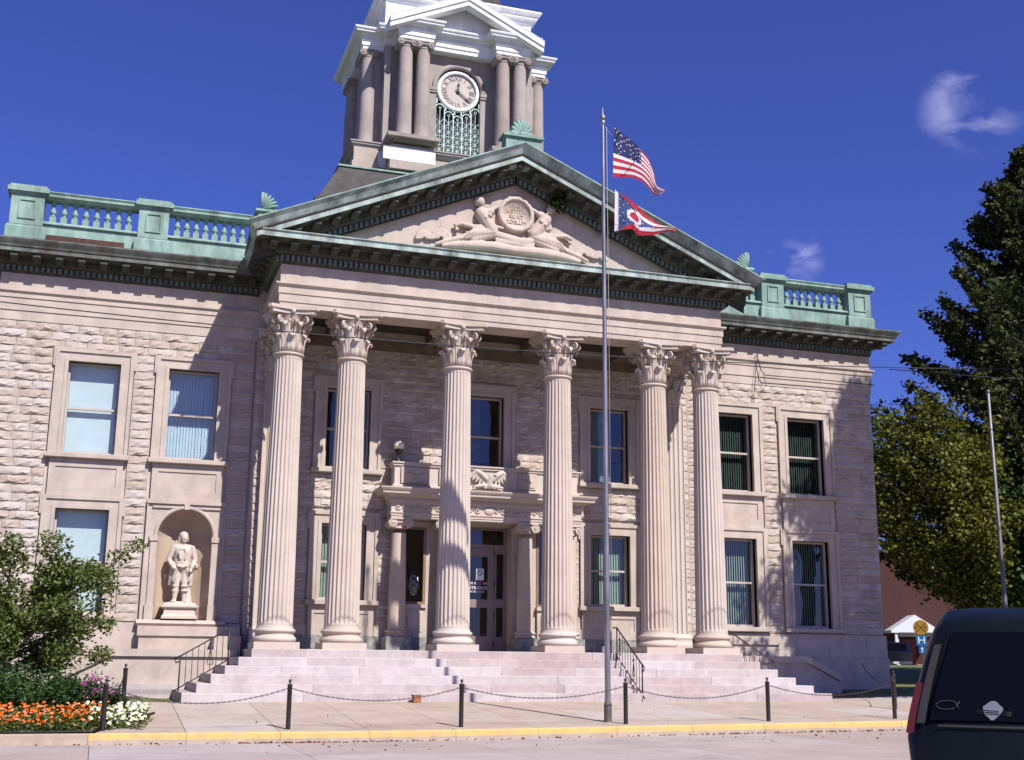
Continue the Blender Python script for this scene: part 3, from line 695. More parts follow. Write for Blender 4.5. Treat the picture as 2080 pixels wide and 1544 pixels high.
def attic_base(r, w, h, ph):
    pl = MB().box(-w, w, -w, w, 0, ph); b = MB(); k = (w-r)/.13
    R0 = w-.015; s = h/.42
    b.lathe([(R0-.05, ph), (R0-.012, ph+.03*s), (R0, ph+.07*s), (R0-.012, ph+.12*s), (R0-.05, ph+.15*s), (r+.045, ph+.16*s), (r+.03, ph+.20*s), (r+.05, ph+.245*s), (r+.075, ph+.255*s), (r+.085, ph+.29*s), (r+.07, ph+.33*s), (r+.03, ph+.34*s), (r+.025, ph+.37*s), (r, ph+.42*s)], n=40)
    return pl, b
CXS = [-6.357, -4.598, -1.532, 1.532, 4.598, 6.357]
pl, bs = attic_base(.462, .585, .42, .175)
ME_PL, ME_BS = pl.mesh('plinth', 'column_stone'), bs.mesh('base', 'column_stone')
ME_SH = fluted(.462, .378, .595, 7.82).mesh('shaft', 'column_stone'); ME_CA = corinthian(.372, 1.33).mesh('capital', 'column_stone')
for x in CXS:
    c = link('column', ME_SH, CH, (x, 0, ZF))
    link('plinth', ME_PL, c); link('base', ME_BS, c); link('capital', ME_CA, c, (0, 0, 7.815), rz=0)
# fluted pilasters on the wall behind the end columns
def pilaster_mesh(w, d, z0, z1, nf=5):
    prof = [(-w, 0), (-w, -d)]; fl = 2*w/(nf+.25*(nf+1)); x = -w+fl*.25
    for i in range(nf):
        prof += [(x+fl*.5-fl*.5*math.cos(PI*t/5), -d+.055*math.sin(PI*t/5)) for t in range(6)]; x += fl*1.25
    prof += [(w, -d), (w, 0)]
    q = MB(); q.prism(prof, 'z', z0, z1); return q
for s_ in (-1, 1):
    p = pilaster_mesh(.415, .27, ZF+.62, 9.08).build('pilaster', 'column_stone', CH, loc=(s_*6.27, DP, 0))
    q = MB(); q.box(-.54, .54, -.40, 0, ZF, ZF+.175); q.prism([(0, ZF+.176), (-.39, ZF+.176), (-.40, ZF+.26), (-.385, ZF+.33), (-.33, ZF+.37), (-.33, ZF+.44), (-.35, ZF+.5), (-.32, ZF+.55), (-.28, ZF+.619), (0, ZF+.619)], 'x', -.50, .50); q.build('base', 'column_stone', p)
    link('capital', ME_CA, p, (0, -.02, 9.07), scale=(1.08, .62, 1.0))

# ---- entablatures
PATH_P = [(-6.73, D), (-6.73, -.42), (6.73, -.42), (6.73, D)]
q = MB(); q.plan(PATH_P, [(-.84, 11.0), (-.84, 10.405), (0, 10.405), (0, 10.55), (.028, 10.553), (.028, 10.78), (.056, 10.783), (.056, 10.97), (.085, 10.99), (.135, 11.035), (.135, 11.08), (.01, 11.09), (.01, 11.62)])
arch = q.build('architrave', 'ashlar', CH)
CORN = [(.01, 11.615), (.06, 11.63), (.07, 11.675), (.085, 11.68), (.085, 11.86), (.13, 11.87), (.21, 11.915), (.22, 11.93), (.22, 12.135), (.72, 12.14), (.74, 12.145), (.745, 12.29), (.79, 12.31), (.79, 12.335), (.0, 12.40), (-.5, 12.42)]
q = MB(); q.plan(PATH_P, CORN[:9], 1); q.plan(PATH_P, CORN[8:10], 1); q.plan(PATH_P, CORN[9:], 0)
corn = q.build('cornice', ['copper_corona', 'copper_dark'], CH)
def dentils(q, path, out, z0, z1, step=.146, w=.085, dp=.075, zfun=None):
    for i in range(len(path)-1):
        a, b = Vector(path[i]), Vector(path[i+1]); d = b-a; L = d.length; d /= L; nr = Vector((d.y, -d.x)); n = int((L+out*2)/step)
        for j in range(n):
            t = -out+(j+.5)*(L+2*out)/n; c = a+d*t
            p = [c-d*w/2+nr*out, c+d*w/2+nr*out, c+d*w/2+nr*(out+dp), c-d*w/2+nr*(out+dp)]; dz = zfun(c.x) if zfun else 0
            q.add([(v.x, v.y, z0+dz) for v in p]+[(v.x, v.y, z1+dz) for v in p], [(0,1,2,3),(7,6,5,4),(0,4,5,1),(1,5,6,2),(2,6,7,3),(3,7,4,0)])
q = MB(); dentils(q, PATH_P[:], .085, 11.69, 11.845); q.build('dentils', 'copper_dentil', corn, kind='stuff')
def modillion(dp=.42, w=.20, h=.16):
    q = MB(); pf = [(0, 0), (0, -h), (-.06, -h*1.02), (-.12, -h*.72), (-dp*.5, -h*.55), (-dp*.72, -h*.80), (-dp*.9, -h*.78), (-dp, -h*.5), (-dp*.97, 0)]
    q.prism(pf, 'x', -w/2, w/2); q.box(-w/2-.015, w/2+.015, -dp-.012, 0, -.001, .028); return q
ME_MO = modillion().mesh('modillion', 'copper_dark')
def modrow(path, out, z, parent, step=.555, skip=()):
    for i in range(len(path)-1):
        if i in skip: continue
        a, b = Vector(path[i]), Vector(path[i+1]); d = b-a; L = d.length; d /= L; nr = Vector((d.y, -d.x))
        e0 = .30; n = max(1, round((L+2*e0)/step))
        for j in range(n+1):
            t = -e0+j*(L+2*e0)/n; c = a+d*t+nr*out
            link('modillion', ME_MO, parent, (c.x, c.y, z), rz=math.atan2(nr.x, -nr.y))
modrow(PATH_P, .22, 12.10, corn)
# ceiling of the portico with deep beams from column to wall
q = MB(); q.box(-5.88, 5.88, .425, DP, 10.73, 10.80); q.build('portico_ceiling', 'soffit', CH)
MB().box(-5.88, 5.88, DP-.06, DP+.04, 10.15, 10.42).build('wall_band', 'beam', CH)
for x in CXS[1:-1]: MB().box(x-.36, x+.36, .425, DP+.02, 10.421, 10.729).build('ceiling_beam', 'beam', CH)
# wing entablatures
PATH_L = [(-WW, 20), (-WW, D), (-PW, D)]; PATH_R = [(PW, D), (WW, D), (WW, 20)]
WARCH = [(0, 10.14), (.03, 10.15), (.03, 10.42), (.06, 10.425), (.06, 10.78), (.09, 10.785), (.09, 10.90), (.15, 10.955), (.15, 11.0), (.03, 11.01), (.03, 11.50)]
WCOR = [(.03, 11.49), (.07, 11.505), (.075, 11.55), (.09, 11.555), (.09, 11.71), (.13, 11.72), (.20, 11.755), (.21, 11.765), (.21, 11.935), (.66, 11.94), (.68, 11.945), (.685, 12.06), (.72, 12.075), (.74, 12.12), (.80, 12.20), (.84, 12.26), (.84, 12.30), (.2, 12.34)]
for pth, s_ in ((PATH_L, -1), (PATH_R, 1)):
    MB().plan(pth, WARCH).build('architrave', 'ashlar', CH)
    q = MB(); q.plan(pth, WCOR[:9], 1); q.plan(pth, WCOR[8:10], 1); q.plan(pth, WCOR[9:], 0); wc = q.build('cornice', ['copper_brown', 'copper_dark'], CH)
    seg = [pth[1], pth[2]] if s_ < 0 else [pth[0], pth[1]]
    q = MB(); dentils(q, seg, .09, 11.565, 11.70, .150, .088, .06); q.build('dentils', 'copper_dentil', wc, kind='stuff')
    modrow(seg, .21, 11.905, wc, .575)
# ---- pediment
SL = .432; ZAP = 15.83
def zr(x): return ZAP-SL*abs(x)
FY = -.42
q = MB(); q.prism([(-6.72, 12.36), (6.72, 12.36), (6.72, 12.42), (0, 15.32), (-6.72, 12.42)], 'y', FY+.10, FY+.5); tymp = q.build('tympanum', 'ashlar', CH)
# raking cornice, y offsets and drop below the top edge line
RK = [(-.10, -1.02, 1), (-.06, -.98, 1), (-.085, -.955, 1), (-.085, -.79, 1), (-.13, -.775, 1), (-.21, -.735, 1), (-.22, -.72, 1), (-.22, -.50, 1), (-.72, -.495, 0), (-.745, -.49, 0), (-.75, -.345, 0), (-.79, -.325, 0), (-.80, -.285, 0), (-.90, -.13, 0), (-.98, -.045, 0), (-1.0, -.04, 0), (-1.0, 0, 0), (-.90, .012, 0), (2.6, .012, 0)]
q = MB()
for s_ in (-1, 1):
    for j in range(len(RK)-1):
        (y0, d0, m0), (y1, d1, m1) = RK[j], RK[j+1]; vs = []
        for (yo, dd) in ((y0, d0), (y1, d1)):
            xe = 7.52+max(0, -yo-.74)*1.0
            vs += [(s_*xe, FY+yo, zr(xe)+dd), (0, FY+yo, ZAP+dd)]
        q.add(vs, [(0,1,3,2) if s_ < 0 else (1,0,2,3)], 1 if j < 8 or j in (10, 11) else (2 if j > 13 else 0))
    # closed lower end
    vs = [(s_*(7.52+max(0, -yo-.74)), FY+yo, zr(7.52+max(0, -yo-.74))+dd) for yo, dd, _ in RK[8:-1]]+[(s_*7.52, FY+.5, zr(7.52)-.4)]
    q.add(vs, [tuple(range(len(vs)))])
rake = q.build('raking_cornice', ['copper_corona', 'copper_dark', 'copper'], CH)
q = MB(); dentils(q, [(-6.5, FY), (0, FY)], .085, -.945, -.80, .146, .085, .075, zr); dentils(q, [(0, FY), (6.5, FY)], .085, -.945, -.80, .146, .085, .075, zr); q.build('dentils', 'copper_dentil', rake, kind='stuff')
for s_ in (-1, 1):
    for j in range(13 if s_ < 0 else 12):
        x = s_*(j+(0 if s_ < 0 else 1))*.535; o = link('modillion', ME_MO, rake, (x, FY-.22, zr(x)-.535-(.03 if j == 0 and s_ < 0 else 0)))
# gable roof behind the pediment
q = MB(); q.prism([(-7.5, zr(7.5)-.02), (0, ZAP-.02), (7.5, zr(7.5)-.02), (7.5, 12.35), (-7.5, 12.35)], 'y', FY+.51, 7.0); q.build('gable_roof', 'copper', CH)
# acroteria
def palmette(q, c, w, h, n=9, half=0):
    for i in range(n):
        a = R(18)+(PI-R(36))*i/(n-1)
        if half and (math.cos(a)*half < -.25): continue
        ln = h*(.80+.20*math.sin(a)); p0 = Vector((c[0]+math.cos(a)*.05, c[1], c[2]+.05+math.sin(a)*.05)); p1 = Vector((c[0]+math.cos(a)*w*.92*(ln/h), c[1]-.02, c[2]+math.sin(a)*ln))
        q.tube([p0, p0.lerp(p1, .4), p0.lerp(p1, .8), p1, p1+Vector((math.cos(a), -.5, math.sin(a)))*.035], [.03, .05, .075, .06, .03], 8)
    q.sphere((c[0], c[1]-.04, c[2]+.10), .10, 10)
    for s_ in ((-1, 1) if not half else (half,)):
        pts = [Vector((c[0]+s_*(w*.45+.16*(1-t/14)*math.cos(PI*.5+t*R(38))), c[1]-.03, c[2]+.10+.10*(1-t/14)*math.sin(PI*.5+t*R(38)))) for t in range(13)]
        q.tube(pts, .035, 6); q.tube([(c[0], c[1], c[2]+.06), (c[0]+s_*w*.55, c[1], c[2]+.20), (c[0]+s_*w*1.0, c[1], c[2]+.08), (c[0]+s_*w*1.15, c[1], c[2]+.05)], [.06, .07, .05, .03], 8)
q = MB(); q.box(-.46, .62, -.98, -.55, 15.2, 16.13); q.box(-.55, .71, -1.06, -.5, 16.13, 16.20); palmette(q, (.08, -.80, 16.19), .42, .56)
q.box(-.25, .41, -.78, -.66, 16.19, 16.5); q.build('acroterion', 'copper', CH)
for s_ in (-1, 1):
    q = MB(); q.box(s_*7.50, s_*6.98, -1.05, -.55, 12.3, 12.83); q.box(s_*7.58, s_*6.90, -1.12, -.5, 12.83, 12.89)
    q.prism([(s_*7.44, 12.88), (s_*7.44, 13.40), (s_*7.38, 13.42), (s_*7.28, 13.32), (s_*7.22, 13.18), (s_*7.12, 13.06), (s_*7.02, 12.97), (s_*6.92, 12.88)], 'y', -1.0, -.86)
    for i in range(6):
        a = R(90-14*i); q.tube([(s_*7.42, -1.0, 12.92), (s_*(7.42-math.cos(a)*.3), -1.03, 12.9+math.sin(a)*.33), (s_*(7.42-math.cos(a)*.46), -1.03, 12.88+math.sin(a)*.50)], [.03, .05, .03], 6)
    q.build('acroterion', 'copper', CH)

# ---- balustrades
BALZ0, BALZ1 = 12.99, 13.64
q = MB(); q.box(-.085, .085, -.085, .085, 0, .20); q.lathe([(.05, .20), (.075, .215), (.075, .235), (.045, .25), (.05, .27), (.085, .31), (.09, .34), (.07, .39), (.042, .46), (.038, .50), (.06, .53), (.06, .545), (.05, .55), (.085, .60), (.085, .65)], n=12, cap=False); ME_BAL = q.mesh('baluster', 'copper')
for s_ in (-1, 1):
    q = MB(); q.box(s_*7.1, s_*14.0, 2.22, 2.62, 12.28, 12.62); q.box(s_*7.1, s_*13.9, 2.25, 2.58, 12.62, 12.90); q.prism([(2.18, 12.905), (2.18, 12.94), (2.24, BALZ0), (2.58, BALZ0), (2.64, 12.94), (2.64, 12.905)], 'x', s_*7.1, s_*13.9)
    bal = q.build('balustrade', 'copper', CH)
    q = MB()
    q.prism([(2.26, BALZ1), (2.56, BALZ1), (2.60, 13.70), (2.64, 13.72), (2.64, 13.78), (2.68, 13.84), (2.66, 13.87), (2.14, 13.87), (2.12, 13.84), (2.16, 13.78), (2.16, 13.72), (2.20, 13.70)], 'x', s_*7.1, s_*13.9); q.build('rail', 'copper', bal)
    for xa, xb in ((13.12, 14.0), (9.72, 10.56)):
        q = MB(); a, b = s_*xa, s_*xb; e = .06*s_
        q.box(a-e*1.4, b+e*1.4, 2.08, 2.74, 12.305, 12.72); q.prism([(2.08, 12.721), (2.16, 12.80), (2.66, 12.80), (2.74, 12.721)], 'x', a-e, b+e); q.box(a, b, 2.15, 2.67, 12.81, 13.70)
        q.box(a-e*.8, b+e*.8, 2.10, 2.72, 13.70, 13.76); q.box(a-e*1.8, b+e*1.8, 2.03, 2.79, 13.76, 13.89); q.box(a-e*.8, b+e*.8, 2.10, 2.72, 13.89, 13.97)
        w = (xb-xa); i0, i1 = xa+w*.24, xb-w*.24
        q.box(s_*i0, s_*i1, 2.115, 2.16, 12.98, 13.02); q.box(s_*i0, s_*i1, 2.115, 2.16, 13.52, 13.56); q.box(s_*i0, s_*(i0+.04), 2.116, 2.16, 13.02, 13.52); q.box(s_*(i1-.04), s_*i1, 2.116, 2.16, 13.02, 13.52)
        q.build('pedestal', 'copper', bal)
    for a, b, n in ((10.70, 13.00, 8), (7.20, 9.58, 9)):
        for i in range(n): link('baluster', ME_BAL, bal, (s_*lerp(a+.12, b-.12, i/(n-1)), 2.415, BALZ0))
    if s_ < 0: MB().box(-13.0, -10.9, 2.16, 2.24, 12.44, 12.58).build('gap_strip', 'gap_brown', bal)  # added strip standing in for the shadowed brown gap under the rail

# ================================================================== relief in the pediment
RY = FY+.10
def rp(x, z, o=.10): return (x, RY-o, z)
q = MB()
for P0, P1, r0, r1 in (
    # left figure: leaning torso, arms round the wreath, legs stretched to the left
    ((-1.02, 13.80), (-.72, 13.36), .20, .19), ((-1.00, 13.86), (-.74, 13.90), .13, .12), ((-1.03, 13.98), (-1.03, 14.06), .075, .075),
    ((-1.10, 13.82), (-1.00, 13.50), .085, .075), ((-1.00, 13.50), (-.36, 13.44), .075, .05), ((-.80, 13.92), (-.46, 14.12), .07, .055), ((-.46, 14.12), (-.20, 14.38), .055, .04),
    ((-.66, 13.28), (-1.36, 13.10), .17, .13), ((-1.36, 13.08), (-2.18, 12.80), .115, .06), ((-2.18, 12.80), (-2.36, 12.72), .06, .05), ((-.62, 13.22), (-1.25, 12.98), .13, .12),
    # right figure
    ((.98, 13.86), (.62, 13.36), .20, .19), ((.80, 14.00), (1.00, 13.92), .12, .13), ((1.08, 13.98), (1.12, 14.08), .075, .075),
    ((1.04, 13.86), (1.12, 13.60), .085, .08), ((1.12, 13.60), (.44, 13.44), .075, .05), ((.80, 14.02), (.56, 14.14), .07, .06), ((.56, 14.14), (.18, 14.40), .055, .04),
    ((.62, 13.26), (1.45, 13.05), .17, .13), ((1.45, 13.03), (2.16, 12.80), .115, .06), ((2.16, 12.80), (2.32, 12.73), .06, .05), ((.60, 13.18), (1.3, 12.95), .13, .12)):
    q.capsule(rp(*P0), rp(*P1), r0, r1, 10)
q.sphere(rp(-1.05, 14.16, .13), (.125, .13, .155), 12); q.sphere(rp(-1.12, 14.19, .10), (.13, .14, .15), 12); q.capsule(rp(-1.05, 14.30), rp(-1.02, 14.38), .05, .03)
q.sphere(rp(1.12, 14.20, .13), (.12, .13, .155), 12); q.sphere(rp(1.17, 14.24, .10), (.12, .13, .13), 12); q.capsule(rp(1.05, 14.08, .15), rp(1.04, 14.02, .13), .06, .03)
# drapery, waves and the rocky bench below
for s_ in (-1, 1):
    q.tube([rp(s_*.75, 13.42), rp(s_*1.25, 13.36, .12), rp(s_*1.62, 13.42, .12), rp(s_*1.82, 13.34, .12), rp(s_*1.78, 13.22, .12), rp(s_*1.70, 13.24, .12)], [.09, .08, .08, .07, .06, .04], 8)
    q.tube([rp(s_*.8, 13.28, .14), rp(s_*1.2, 13.2, .16), rp(s_*1.5, 13.16, .14)], [.06, .05, .03], 8)
    for cx, cz, rr in ((2.22, 12.92, .26), (2.72, 12.86, .22)):
        for k_ in (1, .68, .38):
            q.tube([rp(s_*(cx+rr*k_*math.cos(R(t))), cz-.02+rr*k_*1.0*math.sin(R(t)), .07) for t in range(-10, 200, 21)], .058, 8)
q.tube([rp(-2.2, 12.70, .08), rp(-1.5, 12.78, .12), rp(-.7, 12.82, .14), rp(0, 12.78, .14), rp(.7, 12.80, .14), rp(1.5, 12.76, .12), rp(2.1, 12.68, .08)], [.07, .13, .16, .14, .16, .13, .07], 10)
q.tube([rp(-.6, 13.2, .10), rp(-.2, 13.12, .12), rp(.2, 13.05, .12), rp(.55, 13.12, .1)], [.14, .15, .15, .14], 10)
q.tube([rp(-.6, 13.0, .10), rp(0, 12.98, .12), rp(.6, 12.96, .1)], [.13, .15, .13], 10)
for s_ in (-1, 1):
    for k_ in range(6):
        q.tube([rp(s_*(.72+.10*k_), 13.44-.02*k_, .17), rp(s_*(.86+.11*k_), 13.24-.02*k_, .235), rp(s_*(1.08+.11*k_), 13.02-.02*k_, .19)], [.022, .03, .016], 6)
    q.capsule(rp(s_*.80, 13.74, .26), rp(s_*.80, 13.73, .27), .075, .07); q.capsule(rp(s_*.92, 13.66, .25), rp(s_*.92, 13.65, .26), .06, .06)
    for k_ in range(5): q.capsule(rp(s_*(-.02+.05*k_), 14.42+.01*k_, .12), rp(s_*(-.02+.05*k_), 14.36, .17), .02, .02)
relief = organic('relief', q, .019, 'relief', 0, tymp)
q = MB(); MC = (.05, RY, 13.91)
q.lathe([(.40, .10), (.43, .10)], n=8)
q = MB(); n = 40; vs = []
for r_, o in ((0, .12), (.43, .12), (.435, .17), (.47, .20), (.54, .19), (.57, .12), (.57, 0)):
    for i in range(n): a = 2*PI*i/n; k_ = 1+.03*math.sin(14*a)*(1 if .46 < r_ < .56 else 0); vs.append((MC[0]+r_*k_*math.cos(a), RY-o, MC[2]+r_*k_*math.sin(a)))
q.add(vs, [(j*n+i, j*n+(i+1) % n, (j+1)*n+(i+1) % n, (j+1)*n+i) for j in range(6) for i in range(n)], 0, True); q.build('medallion', 'relief', tymp)
for txt, dz, sz in (('FIAT', .255, .17), ('JUSTITIA', .095, .175), ('RUAT', -.075, .175), ('COELUM', -.25, .165)):
    o = link('lettering', text_mesh(txt, sz, .016, 'niche_stone'), tymp, (MC[0], RY-.125, MC[2]+dz)); o.rotation_euler = (PI/2, 0, 0)
# a dark bird's nest lodged under the raking cornice
nn = [(1.33+random.gauss(0, .13), FY-.22+random.gauss(0, .09), 14.42+random.gauss(0, .12)) for _ in range(500)]
tag(leaf_cloud('nest', nn, .12, 'leaf_shade'), 'dark tuft of weeds lodged under the right slope of the pediment', 'nest')

# ================================================================== entrance porch
PX = [-2.65, -1.24, 1.24, 2.65]; PY = 2.0
pf_path = [(-2.94, DP), (-2.94, 1.76), (2.94, 1.76), (2.94, DP)]
q = MB(); q.plan(pf_path, [(-.55, 5.04), (0, 5.04), (0, 5.10), (.02, 5.102), (.02, 5.17), (.045, 5.175), (.05, 5.20), (.01, 5.21), (.01, 5.50), (.06, 5.53), (.06, 5.61), (.10, 5.64), (.12, 5.70), (.33, 5.715), (.34, 5.79), (.37, 5.80), (.41, 5.86), (.41, 5.89), (.0, 5.93)])
q.box(-2.9, 2.9, 1.80, DP+.04, 5.05, 5.92); porch = q.build('entrance_porch', 'column_stone', CH)
q = MB(); dentils(q, pf_path[1:3], .06, 5.54, 5.60, .075, .045, .03); q.build('dentils', 'column_stone', porch, kind='stuff')
# carved scroll work on the frieze
q = MB(); x = -2.75; i = 0
while x < 2.8:
    if abs(x-.0) > .2: q.tube([(x+.09*(1-t/12)*math.cos(t*R(45)), 1.735, 5.35+.09*(1-t/12)*math.sin(t*R(45))*(1 if i % 2 else -1)) for t in range(10)], .022, 6)
    x += .2; i += 1
q.sphere((0.02, 1.75, 5.35), (.17, .05, .13), 12); q.build('frieze_carving', 'column_stone', porch)
# parapet: blocks over the columns, panels between
q = MB(); q.box(-2.86, 2.86, 1.86, 2.3, 5.93, 6.60); q.plan([(-2.86, 2.35), (-2.86, 1.86), (2.86, 1.86), (2.86, 2.35)], [(0, 6.55), (.05, 6.58), (.05, 6.63), (.09, 6.65), (.09, 6.69), (0, 6.70), (-.4, 6.70)]); q.plan([(-2.86, 2.35), (-2.86, 1.86), (2.86, 1.86), (2.86, 2.35)], [(0, 5.93), (.06, 5.93), (.06, 6.0), (.03, 6.03), (0, 6.04)]); par = q.build('parapet', 'column_stone', porch)
for x in (-2.25, 2.25, -1.24, 1.24):
    w = .42 if abs(x) > 2 else .28
    q = MB(); q.box(x-w, x+w, 1.79, 1.862, 6.06, 6.54); q.box(x-w+.08, x+w-.08, 1.765, 1.79, 6.12, 6.48); q.tube([(x-w+.15, 1.76, 6.36), (x-.05, 1.745, 6.26), (x+.05, 1.745, 6.26), (x+w-.15, 1.76, 6.36)], .035, 6); q.build('block', 'column_stone', par)
# eagle with raised wings at the middle of the parapet
q = MB()
q.capsule((-.02, 1.70, 6.12), (.02, 1.64, 6.36), .11, .09); q.capsule((.02, 1.64, 6.38), (.10, 1.58, 6.44), .07, .04); q.capsule((.12, 1.57, 6.44), (.17, 1.56, 6.40), .03, .015)
for s_ in (-1, 1):
    q.tube([(s_*.08, 1.68, 6.28), (s_*.26, 1.68, 6.44), (s_*.40, 1.70, 6.52), (s_*.52, 1.72, 6.48)], [.08, .09, .08, .04], 8)
    for k_ in range(5): q.capsule((s_*(.14+.08*k_), 1.70, 6.36+.03*k_), (s_*(.22+.10*k_), 1.72, 6.10+.05*k_), .05, .03)
    q.capsule((s_*.06, 1.70, 6.10), (s_*.14, 1.66, 6.02), .05, .035)
q.tube([(-.5, 1.72, 6.06), (-.2, 1.68, 6.10), (.2, 1.68, 6.08), (.45, 1.72, 6.05)], [.03, .06, .07, .03], 8)
organic('eagle', q, .022, 'column_stone', 1, porch)
# ionic columns
def ionic_cap(r, w, h):
    q = MB(); q.lathe([(r, 0), (r+.02, .015), (r+.02, .03), (r, .04), (r, h*.35), (r+.05, h*.45), (r+.07, h*.55)], n=20, cap=False)
    q.box(-w*.92, w*.92, -r-.045, r+.045, h*.56, h*.80); q.box(-w*1.02, w*1.02, -w*.98, w*.98, h*.84, h)
    for s_ in (-1, 1):
        q.add(*(lambda c, rr: ([(c[0]+rr*math.cos(2*PI*i/16), y_, c[1]+rr*math.sin(2*PI*i/16)) for y_ in (-r-.07, r+.07) for i in range(16)], [(i, (i+1) % 16, 16+(i+1) % 16, 16+i) for i in range(16)]+[tuple(range(16)), tuple(range(16, 32))]))((s_*w*.78, h*.52), h*.42))
        for fy in (-r-.075, r+.075): q.sphere((s_*w*.78, fy, h*.52), (h*.13, .02, h*.13), 8)
        q.tube([(s_*w*.78+h*.36*(1-t/14)*math.cos(PI/2-s_*t*R(45)), -r-.075, h*.52+h*.36*(1-t/14)*math.sin(PI/2-s_*t*R(45))) for t in range(12)], .014, 5)
    return q
ME_IC = ionic_cap(.215, .31, .31).mesh('capital', 'column_stone')
q = MB(); q.lathe([(.25, 0), (.252, .6), (.215, 2.72)], n=28); ME_IS = q.mesh('shaft', 'column_stone')
_, bs2 = attic_base(.25, .34, .22, .0); ME_IB = bs2.mesh('base', 'column_stone')
ME_IG = MB().box(-.36, .36, -.36, .36, 0, .40).mesh('plinth', 'granite')
for x in PX:
    c = link('porch_column', ME_IS, CH, (x, PY, ZF+.62)); link('base', ME_IB, c, (0, 0, -.22)); link('plinth', ME_IG, c, (0, 0, -.619)); link('capital', ME_IC, c, (0, 0, 2.845-.0), scale=(1, 1, 1))
# screen wall behind the porch columns: low panelled walls with leaded windows, deep door recess in the middle
q = MB()
for s_ in (-1, 1):
    q.box(s_*.95, s_*1.72, 2.38, 2.55, ZF, 5.03); q.box(s_*.95, s_*1.1, 2.551, 3.1, ZF, 5.03); q.box(s_*2.42, s_*2.5, 2.38, 2.5, ZF, 5.03); q.box(s_*1.721, s_*2.419, 2.379, 2.5, 4.85, 5.029)
q.box(-.95, .95, 2.9, 3.1, 4.97, 5.03); scr = q.build('screen_wall', 'ashlar', porch)
for s_ in (-1, 1):
    q = MB(); a, b = s_*1.73, s_*2.46; q.box(a, b, 2.27, 2.50, 1.67, 2.50); q.box(s_*1.70, s_*2.52, 2.20, 2.52, 2.50, 2.60); q.box(s_*1.84, s_*2.34, 2.245, 2.27, 1.82, 2.36); q.box(s_*1.92, s_*2.26, 2.225, 2.246, 1.92, 2.26); q.build('apron', 'ashlar', scr)
    MB().box(s_*1.70, s_*2.48, 2.25, 2.50, ZF+.001, 1.668).build('granite_block', 'granite', CH)
    q = MB(); q.box(s_*1.73, s_*1.80, 2.36, 2.44, 2.61, 4.84); q.box(s_*2.35, s_*2.415, 2.36, 2.44, 2.61, 4.84); q.box(s_*1.80, s_*2.35, 2.36, 2.44, 2.601, 2.68); q.box(s_*1.80, s_*2.35, 2.36, 2.44, 4.78, 4.845); lw = q.build('leaded_window', 'sash_brown', CH)
    g = MB(); g.add([(s_*1.80, 2.42, 2.68), (s_*2.35, 2.42, 2.68), (s_*2.35, 2.42, 4.78), (s_*1.80, 2.42, 4.78)], [(0,1,2,3)]); g.build('pane', 'glass_dark', lw)
    q = MB(); cx = s_*2.075
    for k_ in range(6):
        a = R(20+28*k_); q.tube([(cx, 2.405, 2.85), (cx+.16*math.cos(a), 2.405, 3.05+.18*math.sin(a)), (cx+.22*math.cos(a)*(1 if k_ % 2 else .6), 2.405, 3.3+.32*math.sin(a))], .008, 4)
    for dz in (2.95, 3.15, 3.35): q.tube([(cx+.10*math.cos(2*PI*t/10), 2.404, dz+.08*math.sin(2*PI*t/10)) for t in range(10)], .009, 4, closed=True)
    q.build('came', 'chrome', lw)
# entrance door
DY = 2.96
q = MB(); q.box(-.94, -.86, DY-.06, DY+.06, ZF, 4.96); q.box(.86, .94, DY-.06, DY+.06, ZF, 4.96); q.box(-.86, .86, DY-.06, DY+.06, 4.38, 4.47); q.box(-.86, .86, DY-.06, DY+.06, 4.90, 4.96)
for s_ in (-1, 1):
    q.box(s_*.57, s_*.63, DY-.055, DY+.055, ZF, 4.38); q.box(s_*.63, s_*.86, DY-.05, DY+.05, 2.58, 2.84); q.box(s_*.63, s_*.86, DY-.05, DY+.05, ZF, 1.72); q.box(s_*.63, s_*.86, DY-.05, DY+.05, 4.20, 4.38)
door = q.build('door', 'door_paint', CH)
q = MB(); q.box(-.56, -.36, DY-.045, DY+.03, ZF+.01, 4.37); q.box(.36, .56, DY-.045, DY+.03, ZF+.01, 4.37); q.box(-.36, .36, DY-.045, DY+.03, 4.10, 4.37); q.box(-.36, .36, DY-.045, DY+.03, 2.58, 2.82); q.box(-.36, .36, DY-.045, DY+.03, ZF+.01, 1.74); q.build('leaf', 'door_paint', door)
q = MB(); q.tube([(-.44, DY-.05, 2.5), (-.44, DY-.12, 2.55), (-.44, DY-.12, 3.1), (-.44, DY-.05, 3.15)], .015, 6)
for z in (4.2, 3.3, 2.4, 1.5): q.box(.545, .575, DY-.075, DY-.04, z-.08, z+.08)
q.build('hardware', 'iron', door)
for a, b, z0, z1 in ((-.36, .36, 2.82, 4.10), (-.36, .36, 1.74, 2.58), (-.86, .86, 4.47, 4.90), (.63, .86, 2.84, 4.20), (.63, .86, 1.72, 2.58), (-.86, -.63, 2.84, 4.20), (-.86, -.63, 1.72, 2.58)):
    g = MB(); g.add([(a, DY, z0), (b, DY, z0), (b, DY, z1), (a, DY, z1)], [(0,1,2,3)]); g.build('pane', 'glass_dark', door)
MB().box(.0, .24, DY-.022, DY-.012, 3.40, 3.74).build('notice', 'sign_white', door)
q = MB(); q.tube([(.12+.075*math.cos(2*PI*t/16), DY-.026, 3.62+.075*math.sin(2*PI*t/16)) for t in range(16)], .009, 4, closed=True); q.tube([(.07, DY-.026, 3.67), (.17, DY-.026, 3.57)], .009, 4); q.build('no_smoking_mark', 'sign_black', door)
